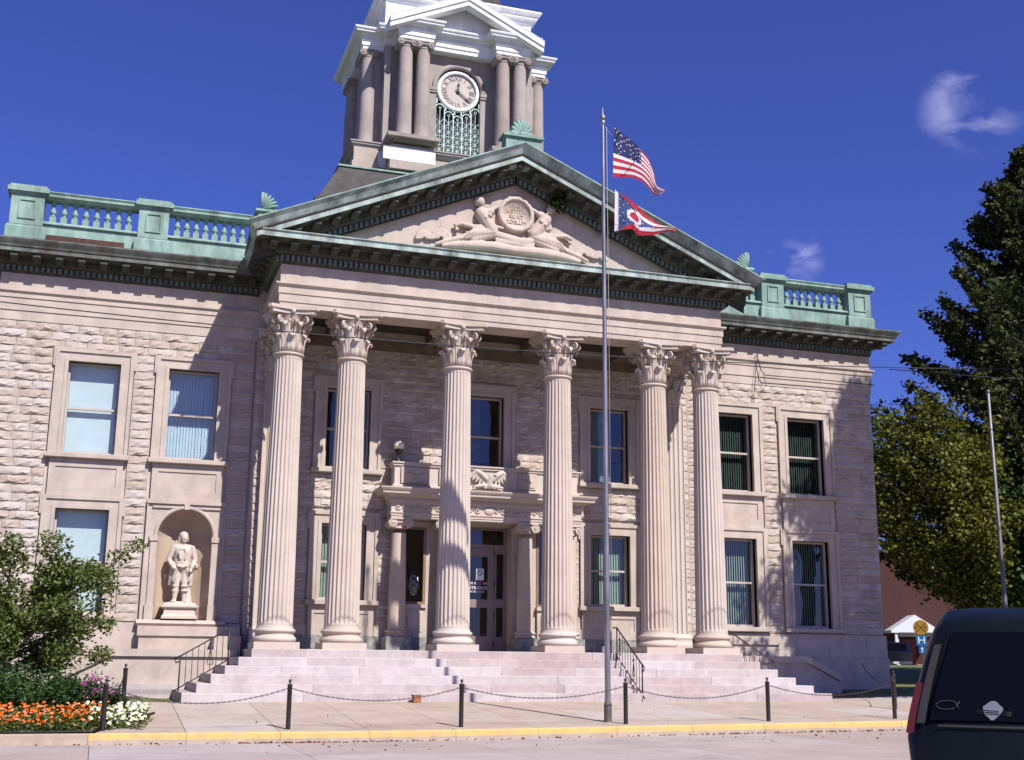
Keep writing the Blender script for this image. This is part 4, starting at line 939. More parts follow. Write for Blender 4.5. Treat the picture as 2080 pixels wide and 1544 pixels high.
for txt, x, z, sz, m_ in (('THIS IS', -.15, 3.30, .10, 'sign_white'), ('NOT', .14, 3.30, .12, 'notice_red'), ('AN', .29, 3.30, .10, 'sign_white'), ('ENTRANCE', .02, 3.16, .135, 'sign_white'), ('USE SIDE DOOR', .02, 3.05, .07, 'sign_white')):
    o = link('lettering', text_mesh(txt, sz, .001, m_), door, (x, DY-.016, z)); o.rotation_euler = (PI/2, 0, 0)

# ================================================================== clock tower
TY = 9.3
def tower_ring(q, prof, mi=0):
    """entablature following corner blocks, recessed middles and the projecting paired columns on every side"""
    a = 3.52; pr_ = 4.08; xi, xo = 1.14, 2.42; md = 3.62
    base = [(-3.46, -2.85), (-xo-.28, -2.85), (-xo-.28, -3.25), (-xo, -3.25), (-xo, -pr_), (-xi, -pr_), (-xi, -md), (xi, -md), (xi, -pr_), (xo, -pr_), (xo, -3.25), (xo+.28, -3.25), (xo+.28, -2.85)]
    base_s = [(-2.85, -3.46)]
    path = []
    for r_ in range(4):
        for x, y in (base if r_ in (0, 2) else base_s):
            for _ in range(r_): x, y = -y, x
            if y > -2.85: y = -2.85+(y+2.85)*.66
            path.append((x, y+TY))
    q.plan(path, prof, mi, closed=True); return path
q = MB(); TF = TY-3.25      # front wall with arched opening
half = .82; zc = 20.95; wv = []
q.box(-2.70, -half, TF, TF+.5, 18.38, 22.25); q.box(half, 2.70, TF, TF+.5, 18.38, 22.25)
n = 20; vs = []
for i in range(n+1):
    a = PI-PI*i/n; x, z = half*math.cos(a), zc+half*math.sin(a); vs += [(x, TF, z), (x, TF, 22.25), (x, TF+.3, z)]
q.add(vs, [f for i in range(n) for f in ((3*i, 3*i+1, 3*i+4, 3*i+3), (3*i, 3*i+3, 3*i+5, 3*i+2))])
q.box(-3.0, -2.6, TF+.501, TY+2.98, 18.38, 22.25); q.box(2.6, 3.0, TF+.501, TY+2.98, 18.38, 22.25); q.box(-2.6, 2.6, TY+2.5, TY+2.98, 18.38, 22.25)
q.box(-2.6, 2.6, TF+.51, TY+2.5, 22.1, 22.24)
tower = q.build('clock_tower', 'tower_stone', CH)
# archivolt and imposts
q = MB()
pr = [(half-.005, 0), (half-.005, -.04), (half+.09, -.06), (half+.16, -.05), (half+.16, 0)]; vs = []
for i in range(25):
    a = PI-PI*i/24
    for r_, o in pr: vs.append((r_*math.cos(a), TF+o, zc+r_*math.sin(a)))
q.add(vs, [(i*5+j, (i+1)*5+j, (i+1)*5+j+1, i*5+j+1) for i in range(24) for j in range(4)], 0, True)
for s_ in (-1, 1): q.box(s_*(half-.01), s_*(half+.30), TF-.07, TF+.02, zc-.16, zc-.02); q.box(s_*(half-.01), s_*(half+.26), TF-.045, TF+.02, zc-.24, zc-.16)
q.build('archivolt', 'tower_stone', tower)
# dial
CDY = TF+.10; CZ = 20.92; CR = .66
n = 48; vs = [(0, CDY, CZ)]+[(CR*math.cos(2*PI*i/n), CDY, CZ+CR*math.sin(2*PI*i/n)) for i in range(n)]
MB().add(vs, [(0, 1+i, 1+(i+1) % n) for i in range(n)]).build('clock_face', 'clock_dial', tower)
q = MB(); vs = []
for r_, o in ((CR-.01, -.01), (CR, -.06), (CR+.05, -.08), (CR+.12, -.06), (CR+.14, .02)):
    for i in range(n): vs.append((r_*math.cos(2*PI*i/n), CDY+o, CZ+r_*math.sin(2*PI*i/n)))
q.add(vs, [(j*n+i, j*n+(i+1) % n, (j+1)*n+(i+1) % n, (j+1)*n+i) for j in range(4) for i in range(n)], 0, True); q.build('clock_rim', 'white_paint', tower)
for h_, num in enumerate(['XII', 'I', 'II', 'III', 'IIII', 'V', 'VI', 'VII', 'VIII', 'IX', 'X', 'XI']):
    a = PI/2-h_*PI/6; me = text_mesh(num, .235, .004, 'clock_ink', 'numeral'); o = link('numeral', me, tower, (.50*math.cos(a), CDY-.008, CZ+.50*math.sin(a)))
    o.matrix_local = Matrix.Translation((.50*math.cos(a), CDY-.008, CZ+.50*math.sin(a))) @ Matrix.Rotation(PI/2, 4, 'X') @ Matrix.Rotation(a-PI/2, 4, 'Z') @ Matrix.Scale(1.15, 4, (0, 1, 0))
q = MB()
for i in range(60):
    a = 2*PI*i/60; c, s = math.cos(a), math.sin(a); q.add([(c*.615-s*.006, CDY-.006, CZ+s*.615+c*.006), (c*.615+s*.006, CDY-.006, CZ+s*.615-c*.006), (c*.645+s*.006, CDY-.006, CZ+s*.645-c*.006), (c*.645-s*.006, CDY-.006, CZ+s*.645+c*.006)], [(0,1,2,3)])
q.build('minute_track', 'clock_ink', tower, kind='stuff')
def hand(ang, L, w, tail, y):
    c, s = math.sin(ang), math.cos(ang); px, pz = s, -c; pts = [(-tail, w*.9), (0, w*1.3), (L*.55, w*.8), (L*.72, w*1.7), (L, .006)]; q = MB()
    poly = [(t*c+ww*px, t*s+ww*pz) for t, ww in pts]+[(t*c-ww*px, t*s-ww*pz) for t, ww in reversed(pts)]
    q.prism([(x, CZ+z) for x, z in poly], 'y', y, y+.012); q.build('clock_hand', 'clock_hand', tower)
hand(R(128), .56, .022, .12, CDY-.05); hand(R(4), .36, .034, .08, CDY-.03)
q = MB(); q.sphere((0, CDY-.05, CZ), (.06, .03, .06), 12); q.build('clock_hub', 'clock_hand', tower)
# dark louvre space and white-green grille below the dial
MB().box(-half, half, TF+.30, TF+.34, 18.4, 21.8).build('louvre_back', 'interior', tower)
q = MB(); gy = TF+.08; W5 = 2*half/5; gt = .035
def bar(x0, z0, x1, z1, t=gt, y=gy): q.tube([(x0, y, z0), (x1, y, z1)], t*.5, 4, smooth=False)
tops = [20.35, 20.10, 19.98, 20.10, 20.35]
for i in range(6): bar(-half+W5*i, 18.4, -half+W5*i, (tops[min(i, 4)] if i < 3 else tops[i-1])+.05, .05)
rows_ = [18.45, 18.79, 19.13, 19.47]
for z in rows_+[19.47]: bar(-half, z, half, z, .04)
for i in range(5):
    xa, xb = -half+W5*i, -half+W5*(i+1); xm = (xa+xb)/2
    for z in rows_[:3]:
        bar(xa, z, xb, z+.34, .022); bar(xb, z, xa, z+.34, .022); bar(xm, z, xm, z+.34, .02); bar(xa, z+.17, xb, z+.17, .02)
    zt = tops[i]
    q.tube([(xm+W5*.46*math.cos(PI*t/8), gy, zt-.16+W5*.46*math.sin(PI*t/8)) for t in range(9)], .02, 5)
    bar(xa, 19.47, xb, 19.47+.34, .02); bar(xb, 19.47, xa, 19.47+.34, .02); bar(xm, 19.47, xm, zt-.18, .022)
    q.tube([(xm+.045*math.cos(2*PI*t/8), gy, zt-.15+.045*math.sin(2*PI*t/8)) for t in range(8)], .012, 4, closed=True)
    # spandrel plate up to the dial rim
    for k_ in (-1, 1):
        xx = xm+k_*W5*.38; zz = CZ-math.sqrt(max(0, (CR+.1)**2-min(abs(xx), CR)**2)); bar(xx, zt+.02, xx, max(zz, zt+.04), .06)
q.build('grille', 'grille', tower)
# tower columns
q = MB(); q.lathe([(.335, 0), (.335, .04), (.32, .08), (.285, .10), (.29, .14), (.27, .17), (.268, .6), (.235, 3.38)], n=24); ME_TS = q.mesh('column_shaft', 'tower_stone')
ME_TC = ionic_cap(.235, .31, .28).mesh('column_capital', 'tower_stone')
tcol = []
for r_ in range(4):
    for x, y in ((-3.19, -2.60), (-2.10, -3.82), (-1.47, -3.82), (1.47, -3.82), (2.10, -3.82), (3.19, -2.60)):
        if r_ == 2: continue
        if r_ in (1, 3): y = -3.19
        if r_ in (1, 3) and abs(x) > 3: continue
        px, py = x, y
        for _ in range(r_): px, py = -py, px
        if py > -3.3 and r_ != 0: py = -3.3+(py+3.3)*.66
        link('column_shaft', ME_TS, tower, (px, py+TY, 18.52)); link('column_capital', ME_TC, tower, (px, py+TY, 21.90), rz=r_*PI/2)
# pilaster strips on the wall
for s_ in (-1, 1):
    MB().box(s_*2.52, s_*2.74, TF-.10, TF-.001, 18.40, 22.2).build('wall_pier', 'tower_stone', tower); MB().box(s_*1.25, s_*1.6, TF-.08, TF-.001, 18.40, 22.2).build('wall_pier', 'tower_stone', tower)
# white entablature
q = MB(); tp = tower_ring(q, [(-1.2, 22.18), (-.02, 22.18), (-.02, 22.33), (.02, 22.335), (.02, 22.49), (.06, 22.50), (.06, 22.53), (0, 22.54), (0, 22.66), (.05, 22.68), (.08, 22.72), (.27, 22.735), (.28, 22.80), (.32, 22.82), (.34, 22.87), (.34, 22.89), (-.6, 22.98)])
q.box(-2.65, 2.65, TY-2.8, TY+2.0, 22.26, 22.95)
te = q.build('entablature', 'white_paint', tower)
q = MB(); dentils(q, [(-2.42, TY-4.08), (-1.14, TY-4.08)], 0, 22.655, 22.70, .11, .05, .05); dentils(q, [(1.14, TY-4.08), (2.42, TY-4.08)], 0, 22.655, 22.70, .11, .05, .05); dentils(q, [(-1.1, TY-3.62), (1.1, TY-3.62)], 0, 22.655, 22.70, .11, .05, .05); q.build('dentils', 'white_paint', tower, kind='stuff')
# small pediments over the paired columns on front and sides
for r_ in (0,):
    q = MB(); y0 = -4.08 if r_ == 0 else -3.60; s2 = .47; zt0 = 24.08
    def zz_(x): return zt0-s2*abs(x)
    pts = [(.0, -.42), (-.34, -.40), (-.35, -.24), (-.40, -.22), (-.42, -.05), (-.44, 0), (.9, 0)]
    V = []
    for s_ in (-1, 1):
        for j in range(len(pts)-1):
            (ya, da), (yb, db) = pts[j], pts[j+1]; V.append([(s_*2.82, y0+ya, zz_(2.82)+da), (0, y0+ya, zt0+da), (0, y0+yb, zt0+db), (s_*2.82, y0+yb, zz_(2.82)+db)])
        V.append([(s_*2.82, y0+ya, zz_(2.82)+da) for ya, da in pts])
    V.append([(-2.4, y0+.35, 22.9), (2.4, y0+.35, 22.9), (0, y0+.35, 23.95)])
    for face in V:
        f2 = []
        for x, y, z in face:
            for _ in range(r_): x, y = -y, x
            f2.append((x, y+TY, z))
        q.add(f2, [tuple(range(len(f2)))])
    q.build('gable', 'white_paint', tower)
# attic block, its cornice and the dark dome
q = MB(); q.box(-2.72, 2.72, TY-3.22, TY+3.22, 22.9, 24.2)
for i in range(7): q.box(-2.72+.9*i-.03, -2.72+.9*i+.03, TY-3.235, TY-3.2, 23.0, 24.15)
q.plan([(-2.72, TY+3.2), (-2.72, TY-3.22), (2.72, TY-3.22), (2.72, TY+3.2)], [(0, 24.0), (.05, 24.02), (.08, 24.12), (.20, 24.16), (.21, 24.24), (.27, 24.27), (.33, 24.36), (.33, 24.42), (0, 24.5)]); q.build('attic', 'white_paint', tower)
q = MB(); q.lathe([(2.55, 0), (2.62, .3), (2.68, .8), (2.5, 1.5), (1.5, 2.3), (.6, 2.75), (.01, 2.85)], (0, TY, 24.4), 32); q.build('dome', 'roof_dark', tower)
# pedestal storey and its sloping base
q = MB(); q.box(-3.66, 3.66, TY-3.30, TY+3.3, 17.3, 18.28)
ped = q.build('pedestal', 'base_stone', tower)
for s_ in (-1, 1):
    q = MB(); q.box(s_*2.9, s_*3.72, TY-3.40, TY-3.29, 17.66, 18.2); q.box(s_*1.05, s_*2.55, TY-4.02, TY-3.29, 17.62, 18.2); q.box(s_*2.86, s_*3.78, TY-3.46, TY-3.29, 17.3, 17.65); q.box(s_*.98, s_*2.6, TY-4.08, TY-3.29, 17.3, 17.61)
    q.box(s_*2.85, s_*3.53, TY-2.95, TY-2.25, 18.42, 18.54); q.box(s_*1.1, s_*2.5, TY-4.1, TY-3.0, 18.30, 18.36)
    q.build('pedestal_block', 'base_stone', ped)
MB().box(-2.58, -1.0, TY-4.05, TY-3.9, 17.60, 18.05).build('panel', 'tower_panel', ped); MB().box(-2.9, -2.58, TY-3.36, TY-3.3, 17.55, 18.15).build('panel', 'tower_panel', ped); MB().box(-2.83, -1.05, TY-4.06, TY-3.99, 17.62, 18.10).build('panel', 'tower_panel', ped)
q = MB(); q.plan([(-3.68, TY+3.3), (-3.68, TY-3.33), (3.68, TY-3.33), (3.68, TY+3.3)], [(0, 18.15), (.06, 18.20), (.10, 18.28), (.14, 18.29), (.14, 18.34), (.18, 18.36), (.18, 18.40), (-.6, 18.42)])
q.box(-2.75, -.95, TY-4.35, TY-3.0, 18.37, 18.50); q.box(.95, 2.75, TY-4.35, TY-3.0, 18.37, 18.50); q.build('pedestal_cap', 'tower_stone', ped)
q = MB(); k1, k2 = 4.28, 5.1
vs = [(s1*k, TY+s2_*(k-.3), z) for k, z in ((k2, 15.6), (k1, 17.14)) for s1, s2_ in ((-1, -1), (1, -1), (1, 1), (-1, 1))]
q.add(vs, [(0,1,5,4),(1,2,6,5),(2,3,7,6),(3,0,4,7),(4,5,6,7)]); q.build('roof_base', 'roof_dark', tower)
MB().box(-4.34, 4.34, TY-4.05, TY+4.0, 17.141, 17.20).build('roof_edge', 'copper', tower)
q = MB(); q.box(-5.2, 5.2, TY-5.0, TY+5.0, 12.31, 15.59); q.build('roof_block', 'roof_dark', tower)

# ================================================================== front steps
ST = thing('stone_steps', 'broad pinkish stone steps leading up to the columns on three sides', 'steps', (0, -.6, 0)); ST.location = (0, 0, 0)
RS, TD = ZF/6, .354
for i in range(6):
    W_, F_ = 6.99+TD*i, -.67-TD*i; z1 = ZF-RS*i; z0 = z1-RS
    q = MB(); q.box(-W_+.003, W_-.003, F_+.46, DP-.01, z0-.02 if i < 5 else -.3, z1-.0015); st = q.build('step', 'step_stone', ST)
    x = -W_
    while x < W_:
        x1 = min(W_, x+rnd.uniform(1.3, 2.9))
        if W_-x1 < .8: x1 = W_
        jit = rnd.uniform(-.008, .008); b = .014; a_, b_ = x+.003, x1-.003; y0, y1 = F_+jit, F_+.455; zt = z1+rnd.uniform(-.004, .004); zb = z0 if i < 5 else -.25
        vs = [(a_, y0+b, zt), (b_, y0+b, zt), (b_, y1, zt), (a_, y1, zt), (a_, y0, zt-b), (b_, y0, zt-b), (a_, y0+.004, zb), (b_, y0+.004, zb), (b_, y1, zb), (a_, y1, zb)]
        MB().add(vs, [(0,1,2,3), (0,4,5,1), (4,6,7,5), (1,5,7,8,2), (0,3,9,6,4), (3,2,8,9), (6,9,8,7)]).build('step_block', 'step_stone', st); x = x1
# cheek walls beside the steps
for s_, lb in ((-1, 'low stone wall with sloping coping below the statue niche'), (1, 'low stone wall with sloping coping right of the steps')):
    cw = thing('cheek_wall', lb, 'wall', (s_*8.5, 1.5, 0), group='stone walls flanking the steps'); cw.location = (0, 0, 0)
    xe = 11.45 if s_ > 0 else 11.35
    MB().prism([(s_*7.2, -.3), (s_*xe, -.3), (s_*xe, .52), (s_*10.35, 1.05), (s_*7.2, 1.05)], 'y', 1.42, 2.3).build('wall', 'ashlar', cw)
    MB().prism([(s_*7.15, 1.051), (s_*10.36, 1.051), (s_*(xe+.08), .50), (s_*(xe+.08), .68), (s_*10.38, 1.24), (s_*7.15, 1.24)], 'y', 1.34, 2.36).build('coping', 'ashlar', cw)
    MB().box(s_*7.2, s_*(xe+.05), 1.30, 1.419, -.3, .34).build('base_course', 'step_stone', cw)
    q = MB(); q.box(s_*7.05, s_*7.75, 1.5, 2.2, .3, 1.60); q.build('end_block', 'ashlar', cw)

# ================================================================== statue in the niche
tag(thing('statue_pedestal', 'moulded stone pedestal under the statue in the niche', 'pedestal'), 'moulded stone pedestal under the statue in the niche', 'pedestal')
SP = bpy.data.objects['statue_pedestal']; sx, sy = -8.655, 2.71
def sqlathe(q, prof):
    for (w0, z0), (w1, z1) in zip(prof[:-1], prof[1:]):
        vs = [(sx+a*w, sy+b*w*.82, z) for w, z in ((w0, z0), (w1, z1)) for a, b in ((-1,-1),(1,-1),(1,1),(-1,1))]
        q.add(vs, [(0,1,5,4),(1,2,6,5),(2,3,7,6),(3,0,4,7)])
    w, z = prof[-1]; q.add([(sx+a*w, sy+b*w*.82, z) for a, b in ((-1,-1),(1,-1),(1,1),(-1,1))], [(0,1,2,3)])
q = MB(); sqlathe(q, [(.47, 2.062), (.47, 2.13), (.42, 2.18), (.40, 2.33)]); q.build('die', 'statue_stone', SP)
q = MB(); sqlathe(q, [(.40, 2.331), (.46, 2.36), (.50, 2.375), (.50, 2.42), (.44, 2.43), (.40, 2.50)]); q.build('cap', 'statue_stone', SP)
def S3(x, y, z): return (sx+x, sy+y, 2.50+z)
q = MB()
C = lambda a, b, r0, r1: q.capsule(S3(*a), S3(*b), r0, r1, 12)
C((-.15, -.10, .05), (-.21, -.26, .035), .055, .04); C((.12, -.02, .05), (.14, -.20, .035), .055, .04)
C((-.15, -.06, .06), (-.13, -.05, .30), .055, .08); C((-.13, -.05, .30), (-.12, -.04, .50), .085, .08); C((-.12, -.04, .50), (-.09, -.01, .95), .085, .125)
C((.12, .0, .06), (.11, .0, .30), .055, .085); C((.11, .0, .30), (.10, -.03, .50), .09, .08); C((.10, -.03, .50), (.07, .0, .95), .085, .125)
for x_, z_ in ((-.13, .46), (.105, .46), (-.135, .33), (.11, .33)): q.lathe([(.01, -.02), (.098, -.02), (.10, .0), (.098, .02), (.01, .02)], S3(x_, -.04, z_), 14)
C((-.06, .02, .92), (-.04, .0, 1.40), .17, .20); C((.05, .02, .92), (.04, .0, 1.40), .17, .20); C((-.0, -.08, 1.0), (.0, -.10, 1.36), .13, .13)
C((-.17, .0, 1.52), (.17, .0, 1.52), .105, .105); C((0, -.01, 1.50), (0, -.01, 1.68), .085, .07)
# coat skirts hanging open behind the legs
for s_ in (-1, 1):
    q.tube([S3(s_*.17, .06, 1.05), S3(s_*.22, .09, .75), S3(s_*.25, .12, .48)], [.12, .12, .09], 10)
    q.tube([S3(s_*.08, -.16, 1.12), S3(s_*.16, -.10, .86), S3(s_*.22, -.02, .60)], [.05, .055, .05], 8)
    q.tube([S3(s_*.03, -.21, 1.50), S3(s_*.10, -.21, 1.36), S3(s_*.06, -.215, 1.18)], [.04, .05, .03], 8)
    q.sphere(S3(s_*.24, -.01, 1.555), (.09, .09, .045), 10)
q.tube([S3(-.14, -.18, 1.02), S3(0, -.22, .98), S3(.14, -.18, 1.02)], .035, 8)
# right arm bent with the fist on the hip, left arm down holding a hat
C((-.26, .0, 1.50), (-.36, .04, 1.20), .085, .075); C((-.36, .04, 1.20), (-.24, -.10, .98), .075, .06); q.lathe([(.01, -.03), (.085, -.03), (.085, .03), (.01, .03)], S3(-.27, -.06, 1.05), 12); C((-.23, -.11, .97), (-.19, -.14, .94), .055, .05)
C((.26, .0, 1.50), (.35, .02, 1.20), .085, .075); C((.35, .02, 1.20), (.27, -.14, .98), .075, .06); q.lathe([(.01, -.03), (.09, -.03), (.09, .03), (.01, .03)], S3(.30, -.09, 1.05), 12)
for k_ in range(4): C((.26+.0*k_, -.16-.016*k_, .95-.028*k_), (.21, -.20, .94-.03*k_), .022, .018)
C((.27, -.13, .95), (.24, -.19, .98), .024, .02)
q.tube([S3(.30, -.05, .98), S3(.38, -.02, 1.03), S3(.40, .05, .98), S3(.33, .06, .94)], [.06, .08, .07, .05], 8); C((.24, .06, .95), (.27, .08, .08), .02, .02)
# head turned a little to the right, hair tied behind
q.sphere(S3(.02, -.03, 1.80), (.108, .128, .15), 16); C((.02, -.08, 1.72), (.02, -.09, 1.71), .062, .058); q.sphere(S3(0, .02, 1.87), (.132, .14, .115), 14); C((-.10, .0, 1.80), (-.10, .02, 1.70), .045, .04); C((.11, .03, 1.80), (.11, .04, 1.72), .04, .035)
C((.035, -.145, 1.80), (.04, -.162, 1.76), .016, .020); C((.035, -.125, 1.83), (-.02, -.13, 1.835), .018, .015); C((.04, -.125, 1.83), (.085, -.11, 1.835), .018, .015); C((.01, -.135, 1.71), (.06, -.13, 1.71), .012, .012); C((0, .12, 1.80), (0, .16, 1.62), .05, .03)
# tree stump at the left leg
q.tube([S3(.22, .12, .0), S3(.22, .14, .25), S3(.20, .16, .52)], [.13, .10, .08], 10); q.sphere(S3(0, .02, .0), (.36, .26, .05), 14)
st_ = organic('statue', q, .0135, 'statue_stone', 1); st_['kind'] = 'thing'
tag(st_, 'pale stone statue of a man in a long coat and boots standing in the niche', 'statue')

# ================================================================== hand rails
def hand_rail(name, label, p_low, p_high, h=.92, n=8, scroll_at=(4,), loc=None, flat=0.0, posts=(0,)):
    """p_low / p_high: foot points of the first and the last bar"""
    t = thing(name, label, 'handrail', p_low, group='black iron rails on the steps'); A = Vector(p_low); B = Vector(p_high); d = B-A; t.location = (0, 0, 0)
    hd = Vector((d.x, d.y, 0)).normalized(); up = Vector((0, 0, 1)); pts = [A+up*(h-.14)-hd*.02, A+up*(h-.16)-hd*.10, A+up*(h-.08)-hd*.14, A+up*h-hd*.02, A+up*h, B+up*h]
    if flat: pts += [B+up*h+hd*flat]
    q = MB(); q.tube(pts, .021, 8); q.build('top_rail', 'iron', t)
    lo = [A+up*.14-hd*.15-up*.09, A+up*.14, B+up*.14]+([B+up*.14+hd*flat] if flat else [])
    q = MB(); q.tube(lo, .017, 6); q.build('bottom_rail', 'iron', t)
    for i in range(n):
        f = i/(n-1); P = A+d*f
        if i in (0, n-1): MB().tube([P-up*.02, P+up*h], .02, 6).build('post', 'iron', t)
        else: MB().tube([P+up*.14, P+up*h], .009, 5).build('bar', 'iron', t)
        if i in scroll_at:
            q = MB()
            for s_ in (-1, 1):
                q.tube([P+up*.30, P+hd*s_*.05+up*.28, P+hd*s_*.075+up*.33, P+hd*s_*.05+up*.42, P+hd*s_*.02+up*.58, P+up*.68, P+hd*s_*.03+up*.73, P+hd*s_*.055+up*.71, P+hd*s_*.05+up*.67], .010, 5)
            q.build('scroll', 'iron', t)
    return t
hand_rail('hand_rail', 'black iron handrail on the left end of the steps', (-8.72, -.45, .14), (-7.55, -.45, .835), n=9, scroll_at=(5,))
hand_rail('hand_rail', 'black iron handrail in the middle of the steps behind the flagpole', (3.03, -2.40, .03), (3.03, -.72, 1.03), n=10, scroll_at=(3, 8), flat=.25)
hand_rail('hand_rail', 'black iron handrail on the shaded right end of the steps', (8.55, .55, .24), (7.2, .55, 1.04), n=9, scroll_at=(5,))

# ================================================================== flagpole and flags
FPX, FPY = .06, -7.12; FZ = gz(FPX, FPY)
fp = thing('flagpole', 'tall weathered metal flagpole standing on the pavement near the kerb', 'flagpole', (FPX, FPY, FZ))
MB().lathe([(.066, .40), (.064, 2.0), (.058, 6), (.046, 11), (.036, 14.15)], n=14).build('pole', 'galvanised', fp)
MB().lathe([(.085, -.05), (.085, .36), (.078, .42), (.066, .43)], n=16).build('base', 'pole_base', fp)
q = MB(); q.lathe([(.045, 14.15), (.06, 14.18), (.06, 14.24), (.03, 14.27)], n=10); q.sphere((0, 0, 14.34), .075, 12); q.lathe([(.02, 14.40), (.012, 14.48), (.002, 14.62)], n=8); q.build('finial', 'galvanised', fp)
q = MB(); q.tube([(.09, -.02, 14.1), (.10, -.02, 9), (.10, -.03, 1.6)], .006, 5); q.tube([(.05, .0, 14.1), (.24, -.02, 13.9)], .006, 5); q.build('halyard', 'rope', fp)
MB().box(-.12, -.07, -.03, .03, 1.5, 1.62).build('cleat', 'galvanised', fp)
def poly_at(P, u):
    u = clamp(u, 0, .99999)*(len(P)-1); i = int(u); f = u-i; a, b = P[i], P[i+1]; return (lerp(a[0], b[0], f), lerp(a[1], b[1], f))
def flag(name, label, top, bot, nu, nv, colour, mats_, wav, ph):
    q = MB(); V = []
    for i in range(nu+1):
        u = i/nu; T, B = poly_at(top, u), poly_at(bot, u)
        for j in range(nv+1):
            v = j/nv; x, z = lerp(T[0], B[0], v), lerp(T[1], B[1], v); x = .33+(x-.33)*.94
            y = FPY-.02-.40*u+wav*u**.7*math.sin(ph+u*8.5+v*1.3)+.06*u*math.sin(5*v+3*u)
            V.append((x, y, z))
    for i in range(nu):
        for j in range(nv): a = i*(nv+1)+j; q.add([V[a], V[a+1], V[a+nv+2], V[a+nv+1]], [(0,1,2,3)], colour((i+.5)/nu, (j+.5)/nv), True)
    me = q.mesh(name, mats_); bm = bmesh.new(); bm.from_mesh(me); bmesh.ops.remove_doubles(bm, verts=bm.verts, dist=1e-5); bm.to_mesh(me); bm.free()
    return tag(link(name, me), label, 'flag', 'flags on the pole')
def us(u, v):
    if u < .42 and v < 7/13:
        cu, cv = u/.42*11, v/(7/13)*9
        return 2 if not (abs(cu % 1-.5) < .28 and abs(cv % 1-.5) < .30 and (int(cu)+int(cv)) % 2 == 0 and rnd.random() < .4) else 1
    return 0 if int(v*13) % 2 == 0 else 1
UST = [(.34, 13.88), (.56, 13.74), (.83, 13.50), (1.02, 13.24), (1.22, 12.98), (1.37, 12.66), (1.43, 12.38), (1.56, 12.22)]
USB = [(.31, 12.54), (.55, 12.53), (.80, 12.50), (1.02, 12.42), (1.22, 12.30), (1.36, 12.18), (1.42, 12.10), (1.46, 12.06)]
flag('flag', 'stars and stripes flag hanging at the top of the flagpole', UST, USB, 60, 52, us, ['flag_red', 'flag_white', 'flag_blue'], .13, .6)
def oh(u, v):
    if u < .06: return 1
    tri = (1-abs(2*v-1))*.66+.02; d = math.hypot((u-.36)*1.55, (v-.5))
    if u < tri+.05:
        if d < .15: return 0
        if d < .23: return 1
        cu, cv = u*16, v*9
        if abs(cu % 1-.5) < .16 and abs(cv % 1-.5) < .16 and (int(cu)+int(cv)) % 2 == 0: return 1
        return 2
    return 0 if int(v*5) % 2 == 0 else 1
OHT = [(.36, 12.21), (.57, 12.05), (.85, 11.84), (1.05, 11.68), (1.38, 11.46), (1.60, 11.32), (1.82, 11.20)]
OHB = [(.33, 11.13), (.55, 11.16), (.76, 11.20), (.93, 11.05), (1.30, 11.08), (1.56, 11.13), (1.82, 11.17)]
flag('flag', 'red, white and blue swallowtail flag with a red disc, lower on the pole', OHT, OHB, 60, 45, oh, ['flag_red', 'flag_white', 'flag_azure'], .11, 2.2)

# ================================================================== chain posts and chains
q = MB(); q.lathe([(.048, -.06), (.048, .84), (.056, .845), (.056, .865), (.03, .875)], n=14); ME_P0 = q.mesh('shaft', 'iron')
q = MB(); q.lathe([(.018, .87), (.018, .905), (.012, .91)], n=8); q.sphere((0, 0, .935), .033, 10); ME_P1 = q.mesh('finial', 'iron')
PPOS = [(-10.50, -7.58, 'leftmost kerb post, rising among the flowers'), (-7.0, -7.58, 'black kerb post left of the steps, first right of the flower bed'), (-3.42, -7.55, 'black kerb post in front of the middle left column'),
        (.30, -7.55, 'black kerb post standing right beside the flagpole'), (3.83, -7.5, 'black kerb post right of the flagpole, before the rightmost column'), (7.22, -7.45, 'last black kerb post, next to the dark van'),
        (-10.08, -3.75, 'black post behind the flower bed near the low wall'), (9.05, -4.9, 'black post in the shade right of the steps, behind the kerb row'), (10.75, -7.45, 'black kerb post hidden mostly by the van')]
PTOP = []
for x, y, lb in PPOS:
    z = gz(x, y)
    if 'hidden' in lb: PTOP.append(Vector((x, y, z+.80))); continue
    p = thing('chain_post', lb, 'post', (x, y, z), group='black chain posts on the pavement'); link('shaft', ME_P0, p); link('finial', ME_P1, p); PTOP.append(Vector((x, y, z+.80)))
def chain(a, b, sag, label):
    q = MB(); L = (b-a).length; n = int(L/.052); P = []
    for i in range(n+1):
        t = i/n; p = a.lerp(b, t); p.z -= sag*4*t*(1-t); P.append(p)
    for i in range(n):
        c = (P[i]+P[i+1])/2; d = (P[i+1]-P[i]).normalized(); side_ = d.cross(Vector((0, 0, 1))).normalized(); o = side_ if i % 2 else d.cross(side_)
        q.tube([c+d*.036*math.cos(2*PI*t/6)+o*.014*math.sin(2*PI*t/6) for t in range(6)], .0065, 3, closed=True)
    return tag(q.build('chain', 'chain_iron'), label, 'chain', 'chains between the posts')
chain(PTOP[0], PTOP[1], .30, 'drooping chain over the pavement right of the flowers'); chain(PTOP[1], PTOP[2], .26, 'drooping chain before the left half of the steps')
chain(PTOP[2], PTOP[3], .24, 'drooping chain ending at the post beside the flagpole'); chain(PTOP[3], PTOP[4], .28, 'drooping chain right of the flagpole before the rightmost columns')
chain(PTOP[4], PTOP[5], .25, 'drooping chain between the two rightmost kerb posts'); chain(PTOP[0], PTOP[6], .30, 'chain running back along the flower bed')
chain(PTOP[7], Vector((13.0, 2.40, 1.05)), .28, 'chain from the shaded post to the right corner of the building')
